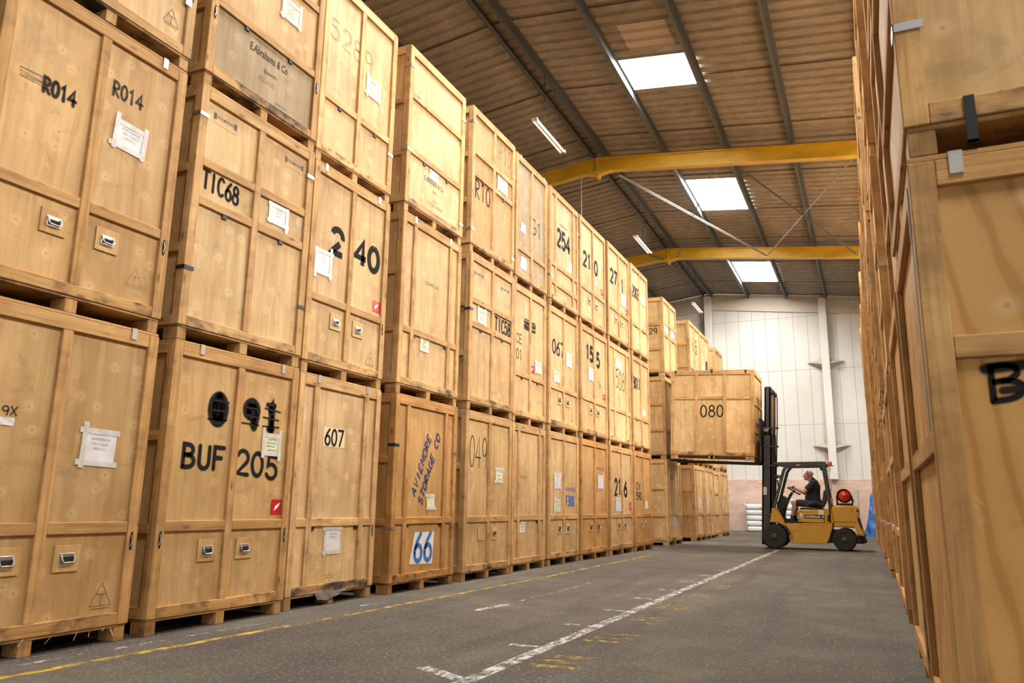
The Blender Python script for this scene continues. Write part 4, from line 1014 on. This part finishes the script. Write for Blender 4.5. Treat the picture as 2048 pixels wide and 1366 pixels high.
    for z in (1.28, 1.60):
        m = MB(); m.bar((-2.27 + (z - .99) * .303, Y0 + .05, z), (-2.27 + (z + .10 - .99) * .303, Y0 + .05, z + .10), .006, .06, (0, 1, 0)); P('sticker', m, mat_plain('worn_sticker', (.55, .53, .47), .6))
    # mast, leaning back a little
    R = Matrix.Rotation(math.radians(3.2), 4, 'Y'); B = Vector((-2.62, 0, .10))
    def W(x, y, z): p = R @ Vector((x, 0, z)); return Vector((p.x + B.x, y, p.z + B.z))
    def mbox(m, x0, x1, y0, y1, z0, z1, b=.004):
        Mx = Matrix.Translation(B) @ R; return m.box(x0, x1, y0, y1, z0, z1, b, Mx)
    for s, y in ((1, Y0 + .18), (-1, Y1 - .18)):
        a, c = (y, y + .10) if s > 0 else (y - .10, y)
        m = MB(); mbox(m, 0, .23, a, a + .02, 0, 2.78); mbox(m, 0, .04, a, c, 0, 2.78); mbox(m, .19, .23, a, c, 0, 2.78); P('mast_channel', m, MASTM)
        m = MB(); a2, c2 = (c + .004, c + .07) if s > 0 else (a - .07, a - .004); mbox(m, .035, .19, a2, a2 + .02, 1.2, 4.06); mbox(m, .035, .075, a2, c2, 1.2, 4.06); mbox(m, .15, .19, a2, c2, 1.2, 4.06); P('inner_channel', m, MASTM)
        yc = (a2 + c2) / 2
        m = MB(); m.tube([W(.235, yc, .3), W(.235, yc, 2.85)], .042, 12); P('lift_cylinder', m, MASTM)
        m = MB(); m.tube([W(.235, yc, 2.84), W(.235, yc, 3.86)], .028, 10); P('cylinder_rod', m, TAN)
        m = MB(); m.lathe([(.02, -.03), (.075, -.03), (.085, 0), (.075, .03), (.02, .03)], W(.215, yc, 3.93), 'y', 18); P('pulley', m, BLACKM)
        m = MB(); m.tube([W(.26, yc, 3.98), W(.30, yc, 3.85), W(.305, yc, 3.2), W(.29, yc, 2.2), W(.27, yc, 1.2), W(.22, yc, .9)], .014, 8); P('hose', m, BLACKM)
    for z in (1.97, 2.47, 2.95):
        m = MB(); mbox(m, .20, .25, Y0 + .18, Y1 - .18, z, z + .07); mbox(m, .01, .36, Y0 + .165, Y0 + .20, z + .01, z + .045); m.ball(W(.36, Y0 + .2, z + .03), .04, 8, (1.3, 1, .8)); P('mast_crossbar', m, MASTM)
    for z, nm in ((.02, 'mast_foot'), (4.0, 'mast_head')):
        m = MB(); mbox(m, .05, .19, Y0 + .29, Y1 - .29, z, z + .09); P(nm, m, MASTM)
    m = MB(); m.tube([W(.10, 21.0, .78), (-2.20, 21.0, .80)], .03, 8); m.tube([W(.05, 22.04, .78), (-2.20, 22.04, .80)], .03, 8); P('tilt_cylinder', m, MASTM)
    m = MB(); mbox(m, .03, .17, Y0 + .174, Y0 + .1785, 2.86, 2.98, 0); dc = P('decal', m, SLOT)
    m = MB(); typeset(m, 'CAT', 0, 0, .075, lambda a, b: W(.10 + a, Y0 + .172, 2.925 + b), .125, bold=.03); m.build('lettering', WHITE, dc)
    m = MB(); mbox(m, .055, .075, Y0 + .170, Y0 + .172, 2.885, 2.90, 0); mbox(m, .075, .12, Y0 + .170, Y0 + .172, 2.885, 2.905, 0); m.build('lettering', mat_plain('decal_yellow', (.7, .45, .02), .5), dc)
    m = MB(); mbox(m, .03, .115, Y0 + .172, Y0 + .1785, 1.25, 1.45, 0); P('sticker', m, mat_plain('mast_sticker', (.66, .65, .60), .6))
    # carriage and forks share the tilt of the load
    R2 = Matrix.Rotation(math.radians(2.4), 4, 'Y'); C = Matrix.Translation((-4.77, 20.5, 2.265)) @ R2
    for y in (.58, 1.30):
        m = MB(); m.box(-.10, 2.19, y - .065, y + .065, -.046, -.0015, .003, C); m.box(2.168, 2.21, y - .065, y + .065, -.046, .55, .003, C); P('fork', m, BLACKM)
    m = MB(); m.box(2.212, 2.27, .50, 1.38, .03, .14, .004, C); m.box(2.212, 2.27, .50, 1.38, .44, .55, .004, C)
    for y in (.56, .72, .88, 1.04, 1.20, 1.32): m.box(2.212, 2.25, y - .02, y + .02, .5, 1.14, .003, C)
    m.box(2.212, 2.25, .50, 1.38, 1.10, 1.15, .003, C); P('load_backrest', m, MASTM)
    m = MB()
    for y in (.665, 1.21): m.box(2.25, 2.36, y - .03, y + .03, .02, .62, .004, C)
    P('carriage', m, MASTM)
    # seat, controls
    m = MB(); m.box(-1.66, -1.10, 21.27, 21.77, .955, 1.035, .03); P('seat', m, VINYL)
    m = MB(); n = 9
    prof = [(-1.16, 1.04), (-1.10, 1.04), (-1.045, 1.14), (-.99, 1.32), (-.985, 1.45), (-1.03, 1.485), (-1.075, 1.46), (-1.09, 1.34), (-1.135, 1.16)]
    m.prism(prof, 21.28, 21.76, .035); P('backrest', m, VINYL)
    m = MB(); m.tube([(-1.52, 21.22, 1.07), (-1.40, 21.21, 1.15), (-1.25, 21.22, 1.17), (-1.14, 21.24, 1.11)], .028, 8); P('armrest', m, VINYL)
    m = MB(); m.prism([(-2.06, 1.33), (-1.93, 1.24), (-2.02, 1.02), (-2.12, .92), (-2.22, 1.0), (-2.20, 1.15)], 21.18, 21.86, .02); P('dashboard', m, BLACKM)
    m = MB(); m.tube([(-2.10, 21.52, .72), (-2.0, 21.52, 1.15), (-1.84, 21.52, 1.415)], .035, 10); P('steering_column', m, BLACKM)
    e1 = Vector((-.853, 0, .522)); cw_ = Vector((-1.80, 21.52, 1.445))
    m = MB(); pts = [cw_ + .17 * (cos(2 * pi * k / 32) * e1 + sin(2 * pi * k / 32) * Vector((0, 1, 0))) for k in range(33)]; m.tube(pts, .014, 8, False)
    for k in (2, 13, 24): m.tube([cw_, cw_ + .168 * (cos(2 * pi * k / 32) * e1 + sin(2 * pi * k / 32) * Vector((0, 1, 0)))], .010, 6)
    m.ball(cw_, .04, 10); P('steering_wheel', m, BLACKM)
    for k in range(3):
        m = MB(); y = 21.62 + .05 * k; m.tube([(-2.0, y, 1.18), (-1.93, y, 1.34)], .008, 6); m.ball((-1.93, y, 1.35), .02, 8); P('lever', m, BLACKM)
    m = MB(); m.box(-2.11, -2.04, 21.3, 21.4, .70, .80, .005); m.tube([(-2.13, 21.35, .9), (-2.08, 21.35, .76)], .012, 6); P('pedal', m, BLACKM)
    # gas bottle, lamps, mirrors
    gx, gz = -.60, 1.335
    m = MB(); m.lathe([(.02, -.02), (.10, -.012), (.145, .03), (.16, .09), (.16, .52), (.14, .58), (.07, .62), (.01, .63)], (gx, 21.12, gz), 'y', 28); gb = P('gas_bottle', m, GASR)
    m = MB(); m.lathe([(.165, -.045), (.165, .09), (.150, .09), (.150, -.045)], (gx, 21.12, gz), 'y', 28, False); m.add([], []); m.build('collar', GASR, gb)
    m = MB(); m.tube([(gx, 21.11, gz), (gx, 21.04, gz)], .022, 8); m.ball((gx + .01, 21.03, gz + .01), .035, 8, (1.5, .7, 1)); m.build('valve', mat_plain('brass', (.45, .25, .10), .35, .9), gb)
    m = MB(); m.tube([(gx + .03, 21.03, gz), (gx + .17, 21.0, gz - .02), (gx + .22, 21.0, gz - .12), (gx + .16, 21.02, gz - .21), (gx + .02, 21.05, gz - .225)], .010, 8); m.build('hose', BLACKM, gb)
    m = MB()
    for y in (21.25, 21.6):
        m.tube([(gx + .168 * cos(a), y, gz + .168 * sin(a)) for a in [pi * (1.0 + k / 10) for k in range(11)]], .012, 6); m.box(gx - .18, gx + .18, y - .03, y + .03, 1.10, 1.15); m.box(gx - .19, gx - .16, y - .03, y + .03, 1.10, gz); m.box(gx + .16, gx + .19, y - .03, y + .03, 1.10, gz)
    P('bottle_cradle', m, BLACKM)
    m = MB(); m.box(-1.0, -.78, 21.05, 21.13, 2.06, 2.075); m.tube([(-.87, 21.09, 2.06), (-.87, 21.09, 1.95), (-.95, 21.09, 1.95)], .008, 6); br = P('beacon_bracket', m, BLACKM)
    m = MB(); m.lathe([(.045, 0), (.05, .02), (.047, .09), (.02, .105)], (-.87, 21.09, 2.075), 'z', 16); m.build('beacon', AMBER, br)
    m = MB(); m.box(-.93, -.86, Y0 + .10, Y0 + .17, 1.12, 1.27, .008); P('tail_lamp', m, AMBER)
    m = MB(); m.tube([(-.96, Y0 + .08, 1.72), (-.90, Y0 + .06, 1.74), (-.86, Y0 + .06, 1.5), (-.93, Y0 + .08, 1.42)], .008, 6); P('grab_handle', m, BLACKM)
    m = MB(); m.ball((-1.07, Y0 + .12, 1.99), .045, 10); P('work_lamp', m, BLACKM)
    for (x, z) in ((-2.16, 1.80), (-2.05, 1.79)):
        m = MB(); m.box(x - .05, x + .05, Y0 + .06, Y0 + .10, z - .05, z + .05, .012); m.tube([(x + .02, Y0 + .09, z), (-1.99, Y0 + .1, 1.80)], .008, 6); P('mirror', m, BLACKM)
    m = MB(); m.tube([(-2.14, Y0 + .08, 1.72), (-2.13, Y0 + .08, 1.56)], .018, 8); P('side_lamp', m, BLACKM)
build_forklift()

# ------------------------------------------------------------------ the driver
def fuse(mb, name, voxel, mt, parent, loc, smooth=2):
    """several rounded volumes become one continuous skin"""
    me = mb.mesh(name); o = bpy.data.objects.new(name, me); col.objects.link(o)
    r = o.modifiers.new('r', 'REMESH'); r.mode = 'VOXEL'; r.voxel_size = voxel; r.use_smooth_shade = True
    if smooth: s = o.modifiers.new('s', 'SMOOTH'); s.iterations = smooth; s.factor = .5
    dg = bpy.context.evaluated_depsgraph_get()
    nm = bpy.data.meshes.new_from_object(o.evaluated_get(dg)); nm.name = name
    bpy.data.objects.remove(o); bpy.data.meshes.remove(me)
    for p in nm.polygons: p.use_smooth = True
    nm.materials.clear(); nm.materials.append(mt)
    o = bpy.data.objects.new(name, nm); col.objects.link(o); o.parent = parent; o.location = loc
    return o
def limb(m, pts, radii, n=14):
    m.tube(pts, 1, n, True, radii)
    for p, r in zip(pts, radii): m.ball(p, r * .995, n)
def build_driver():
    q = NT('skin'); n = q.noise(q.coords((9, 9, 9)), 1.0, 3)
    q.color(q.ramp(n, [(.3, (.50, .26, .175)), (.7, (.60, .34, .24))])); q.set(Roughness=.5); SKIN = q.m
    q = NT('navy_cotton'); n = q.noise(q.coords((14, 14, 14)), 1.0, 4); q.color(q.ramp(n, [(.3, (.010, .014, .024)), (.7, (.022, .028, .044))])); q.set(Roughness=.85); q.bump(n, .5, .02); NAVY = q.m
    SHOE = mat_plain('dark_shoes', (.012, .014, .022), .6); DARK = mat_plain('eye_dark', (.02, .015, .012), .3)
    O = Vector((-1.40, 21.52, 1.066))
    root = empty('person', O, 0, 'bald man in navy polo shirt and shorts driving the yellow forklift', 'person')
    yc = 21.52
    neck, head = Vector((-1.335, yc, 1.695)), Vector((-1.425, yc, 1.845))
    m = MB()
    # head turned straight ahead, chin slightly up
    m.ball(head + Vector((.02, 0, .035)), .098, 18, (1.08, .82, .98)); m.ball(head + Vector((-.035, 0, -.03)), .075, 16, (.95, .86, 1.15)); m.ball(head + Vector((-.055, 0, -.085)), .05, 14, (1.0, 1.0, .75))
    m.ball(head + Vector((-.082, 0, .030)), .028, 12, (.6, 1.55, .5)); m.tube([head + Vector((-.092, 0, .022)), head + Vector((-.118, 0, -.018))], .014, 8, True, [.010, .017]); m.ball(head + Vector((-.112, 0, -.020)), .017, 8)
    m.ball(head + Vector((-.097, 0, -.052)), .016, 8, (.7, 1.8, .55)); m.ball(head + Vector((-.093, 0, -.066)), .016, 8, (.7, 1.7, .55)); m.ball(head + Vector((-.088, 0, -.095)), .026, 8, (.8, 1.2, .8))
    for s in (-1, 1):
        m.ball(head + Vector((.012, s * .083, -.012)), .03, 10, (.75, .35, 1.1)); m.ball(head + Vector((-.075, s * .042, -.02)), .028, 8, (.7, .8, .7))
    limb(m, [neck + Vector((.02, 0, -.06)), neck, head + Vector((.015, 0, -.07))], [.075, .072, .070])
    # trunk
    limb(m, [(-1.29, yc, 1.13), (-1.34, yc, 1.30), (-1.33, yc, 1.48), (-1.315, yc, 1.60)], [.13, .135, .13, .085]); m.ball((-1.32, yc, 1.5), .13, 14, (.9, 1.35, 1))
    e1 = Vector((-.853, 0, .522)); cw_ = Vector((-1.80, yc, 1.445)); nrm = Vector((.522, 0, .853))
    arms = {'l': ((-1.30, yc - .20, 1.645), (-1.54, yc - .27, 1.425), -38), 'r': ((-1.30, yc + .20, 1.645), (-1.55, yc + .27, 1.40), 128)}
    wrists = {}
    for k, (sh, el, ang) in arms.items():
        a = math.radians(ang); grip = cw_ + .17 * (cos(a) * e1 + sin(a) * Vector((0, 1, 0)))
        tan = (-sin(a) * e1 + cos(a) * Vector((0, 1, 0))).normalized(); out = (cos(a) * e1 + sin(a) * Vector((0, 1, 0))).normalized()
        el, sh = Vector(el), Vector(sh)
        back = (el - grip).normalized()
        wrist = grip + back * .075 + nrm * .045; wrists[k] = (wrist, back)
        limb(m, [sh, lerp(sh, el, .5), el], [.062, .056, .046]); limb(m, [el, lerp(el, wrist, .35), lerp(el, wrist, .75), wrist], [.046, .047, .034, .028])
        palm = grip + nrm * .030 + back * .030
        m.tube([wrist, palm, grip + nrm * .026 + back * .004], 1, 10, True, [.027, .036, .030]); 
        for t in (-.03, -.01, .01, .03): m.ball(palm + tan * t, .021, 8)
        # fingers go over the rim and close under it
        for i, t in enumerate((-.033, -.011, .011, .033)):
            c = grip + tan * t; L = (.86, 1.0, .95, .80)[i]; pts = []
            for s in range(7):
                th = math.radians(lerp(70, 70 + 215 * L, s / 6)); v = -back - nrm * (-back).dot(nrm); v = (v - tan * v.dot(tan)).normalized()
                pts.append(c + .0235 * (1 + .25 * (s == 0)) * (sin(th) * nrm - cos(th) * v if False else cos(th - pi / 2) * nrm + sin(th - pi / 2) * v))
            limb(m, pts, [.0098, .0098, .0095, .0092, .009, .0085, .0078], 8)
        th0 = palm + tan * (-.034 if k == 'l' else .034) - nrm * .004
        limb(m, [th0, th0 + tan * (-.022 if k == 'l' else .022) - back * .012 - nrm * .006, th0 + tan * (-.030 if k == 'l' else .030) - back * .038 - nrm * .012], [.0135, .0115, .0095], 8)
    # legs
    legs = (((-1.30, yc - .10, 1.13), (-1.80, yc - .15, 1.150), (-1.87, yc - .13, .76)), ((-1.30, yc + .10, 1.13), (-1.79, yc + .15, 1.150), (-1.82, yc + .14, .76)))
    for hip, kn, an in legs:
        hip, kn, an = Vector(hip), Vector(kn), Vector(an)
        limb(m, [hip, lerp(hip, kn, .5), kn], [.088, .078, .060]); limb(m, [kn, lerp(kn, an, .33) + Vector((.018, 0, 0)), lerp(kn, an, .8), an], [.056, .058, .038, .036])
        m.ball(kn + Vector((-.02, 0, .0)), .054, 12)
        limb(m, [an, an + Vector((-.08, 0, -.05)), an + Vector((-.16, 0, -.062))], [.036, .032, .026], 10)
    body = fuse(m, 'body', .0065, SKIN, root, -O, 2)
    # clothes
    m = MB()
    limb(m, [(-1.285, yc, 1.10), (-1.345, yc, 1.29), (-1.32, yc, 1.50), (-1.30, yc, 1.645)], [.155, .175, .165, .115], 18); m.ball((-1.305, yc, 1.55), .158, 16, (1.0, 1.36, 1.05)); m.ball((-1.37, yc, 1.28), .165, 16, (1.05, 1.12, .9))
    limb(m, [(-1.295, yc, 1.64), (-1.335, yc, 1.725)], [.095, .082], 14)
    for k, (sh, el, ang) in arms.items():
        sh, el = Vector(sh), Vector(el); limb(m, [sh + Vector((.0, .06 if k == 'l' else -.06, -.01)), sh, lerp(sh, el, .60)], [.088, .084, .074])
    fuse(m, 'polo_shirt', .008, NAVY, root, -O, 2)
    m = MB()
    limb(m, [(-1.24, yc, 1.135), (-1.33, yc, 1.135)], [.135, .125], 16); m.ball((-1.28, yc, 1.14), .135, 16, (1, 1.25, .8))
    for hip, kn, an in legs:
        hip, kn = Vector(hip), Vector(kn); limb(m, [hip, lerp(hip, kn, .45), lerp(hip, kn, .80)], [.102, .098, .088])
    fuse(m, 'shorts', .008, NAVY, root, -O, 2)
    for hip, kn, an in legs:
        an = Vector(an); m = MB()
        limb(m, [an + Vector((.03, 0, -.035)), an + Vector((-.06, 0, -.045)), an + Vector((-.165, 0, -.052))], [.042, .042, .034], 12); limb(m, [an + Vector((.005, 0, .05)), an + Vector((.005, 0, -.01))], [.046, .048], 12)
        m.box(an.x - .20, an.x + .07, an.y - .04, an.y + .04, .681, .70, .006)
        fuse(m, 'shoe', .0065, SHOE, root, -O, 2)
    wr, bk = wrists['l']; m = MB(); m.tube([wr + bk * .012, wr + bk * .045], .035, 16); m.ball(wr + bk * .028 + Vector((.014, -.018, .03)), .02, 10); m.build('watch', BLACKM, root, loc=-O)
    for s in (-1, 1):
        m = MB(); m.ball(head + Vector((-.088, s * .034, .012)), .011, 8); m.build('eye', DARK, root, loc=-O)
        m = MB(); m.tube([head + Vector((-.104, s * .018, .034)), head + Vector((-.098, s * .036, .037))], .006, 6); m.build('eyebrow', mat_plain('brow_hair', (.10, .06, .04), .8), root, loc=-O)
build_driver()

# ------------------------------------------------------------------ things at the back wall
def build_back():
    q = NT('white_sack_film'); n = q.noise(q.coords((5, 5, 9)), 1.0, 4, .6); q.color(q.ramp(n, [(.3, (.66, .66, .66)), (.7, (.80, .80, .80))])); q.set(Roughness=.35); q.bump(n, .6, .03); SACK = q.m
    rows = ('bottom', 'second', 'third', 'fourth', 'top')
    cols = ('next to the mast', 'in the middle', 'under the cartons')
    X = (-4.68, -3.93, -3.18)
    for c in range(3):
        for t in range(5):
            rnd = random.Random(c * 9 + t); z = .235 * t
            r = MB(); n, L = 20, 14; a, b, h = .35, .42, .117
            for i in range(L + 1):
                ph = -pi / 2 + pi * i / L
                for k in range(n):
                    th = 2 * pi * k / n; ct, st = cos(th), sin(th); e = .45
                    f = lambda v, p: math.copysign(abs(v) ** p, v)
                    cp = max(0, cos(ph)) ** .26; k2 = 1 + .03 * sin(3 * th + t) + .02 * sin(7 * th + c)
                    r.v.append((a * f(ct, e) * cp * k2, b * f(st, e) * cp, h + h * f(sin(ph), .62) * (1 + .0 * k)))
            r.f = [(i * n + k, i * n + (k + 1) % n, (i + 1) * n + (k + 1) % n, (i + 1) * n + k) for i in range(L) for k in range(n)]
            r.sm = set(range(len(r.f)))
            if c == 0 and t == 4: r.tube([(-.33, -.1, .14), (-.40, -.14, .22), (-.45, -.16, .27)], .05, 8, True, [.06, .03, .05])
            o = r.build('sack', SACK, loc=(X[c] + rnd.uniform(-.008, .008), 35.9 + rnd.uniform(-.02, .02), z + .001))
            tag(o, f'white plastic sack, {rows[t]} one of the pile {cols[c]} by the brick wall', 'sack', 'white sacks piled against the brick wall')
    CARD = mat_plain('carton_board', (.52, .33, .17), .8)
    for x, w_, h_, mt, lab in ((-3.38, .26, .30, CARD, 'brown carton on the white sacks behind the driver'), (-3.06, .28, .24, mat_plain('white_carton', (.72, .70, .66), .7), 'white carton with dark print on the sacks behind the driver')):
        r = empty('carton', (x, 35.7, 1.178), 0, lab, 'box')
        m = MB(); m.box(-w_ / 2, w_ / 2, -.15, .15, 0, h_, .003); m.build('box', mt, r)
        m = MB(); m.box(-w_ / 2 - .001, w_ / 2 + .001, -.152, .151, h_ - .04, h_ - .036); m.box(-.02, .02, -.1515, .1515, h_, h_ + .001); m.build('tape', TAPE, r)
        m = MB(); m.box(-w_ * .25, w_ * .2, -.1515, -.150, h_ * .3, h_ * .6); m.build('print', SLOT if mt is not CARD else PAPER, r)
    # wire roll cage
    G = mat_plain('zinc_wire', (.50, .50, .48), .45, .7)
    r = empty('roll_cage', (-.95, 34.4, 0), 0, 'grey wire roll cage standing behind the forklift counterweight', 'cage')
    for x in (-.5, .5):
        for y in (-.35, .35):
            m = MB(); m.tube([(x, y, .16), (x, y, 1.74)], .016, 8); m.build('post', G, r)
            m = MB(); m.lathe([(.055, -.018), (.065, 0), (.055, .018)], (x, y, .065), 'y', 14); m.box(x - .02, x + .02, y - .03, y + .03, .11, .17); m.build('caster', BLACKM, r)
    m = MB(); m.box(-.52, .52, -.37, .37, .16, .19, .004); m.build('base', G, r)
    for nm, y in (('mesh_panel', .35), ('mesh_panel', -.35)):
        m = MB()
        for k in range(13): m.tube([(-.5 + k / 12, y, .2), (-.5 + k / 12, y, 1.72)], .004, 5)
        for k in range(12): m.tube([(-.5, y, .25 + .13 * k), (.5, y, .25 + .13 * k)], .004, 5)
        m.build(nm, G, r)
    # blue tarpaulin over a pile
    q = NT('blue_tarpaulin'); n = q.noise(q.coords((4, 4, 5), False), 1.0, 3); q.color(q.ramp(n, [(.3, (.020, .10, .36)), (.7, (.06, .22, .62))])); q.set(Roughness=.32); TARP = q.m
    m = MB(); n, L = 64, 34; rnd = random.Random(3)
    for i in range(L + 1):
        t = i / L
        for k in range(n):
            th = 2 * pi * k / n
            fold = .050 * sin(5 * th + 3 * t) + .030 * sin(11 * th - 6 * t + 1) + .020 * sin(19 * th + 9 * t) + .022 * sin(23 * t + 4 * th)
            rr = (1 - .42 * t ** 1.6) * (1 if t < .93 else max(0, 1 - ((t - .93) / .07) ** 2) ** .5)
            m.v.append(((.60 + fold) * rr * cos(th) + .10 * t, (.48 + fold) * rr * sin(th), 1.62 * min(1, t * 1.05) + .05 * sin(3 * th + 5 * t) * (t > .1) + .02 * sin(9 * th + 20 * t) * (0.05 < t < .95)))
    m.f = [(i * n + k, i * n + (k + 1) % n, (i + 1) * n + (k + 1) % n, (i + 1) * n + k) for i in range(L) for k in range(n)]
    m.sm = set(range(len(m.f)))
    o = m.build('tarpaulin', TARP, loc=(.34, 33.2, .0)); tag(o, 'crumpled blue tarpaulin draped over a heap by the brick wall', 'tarpaulin')
build_back()
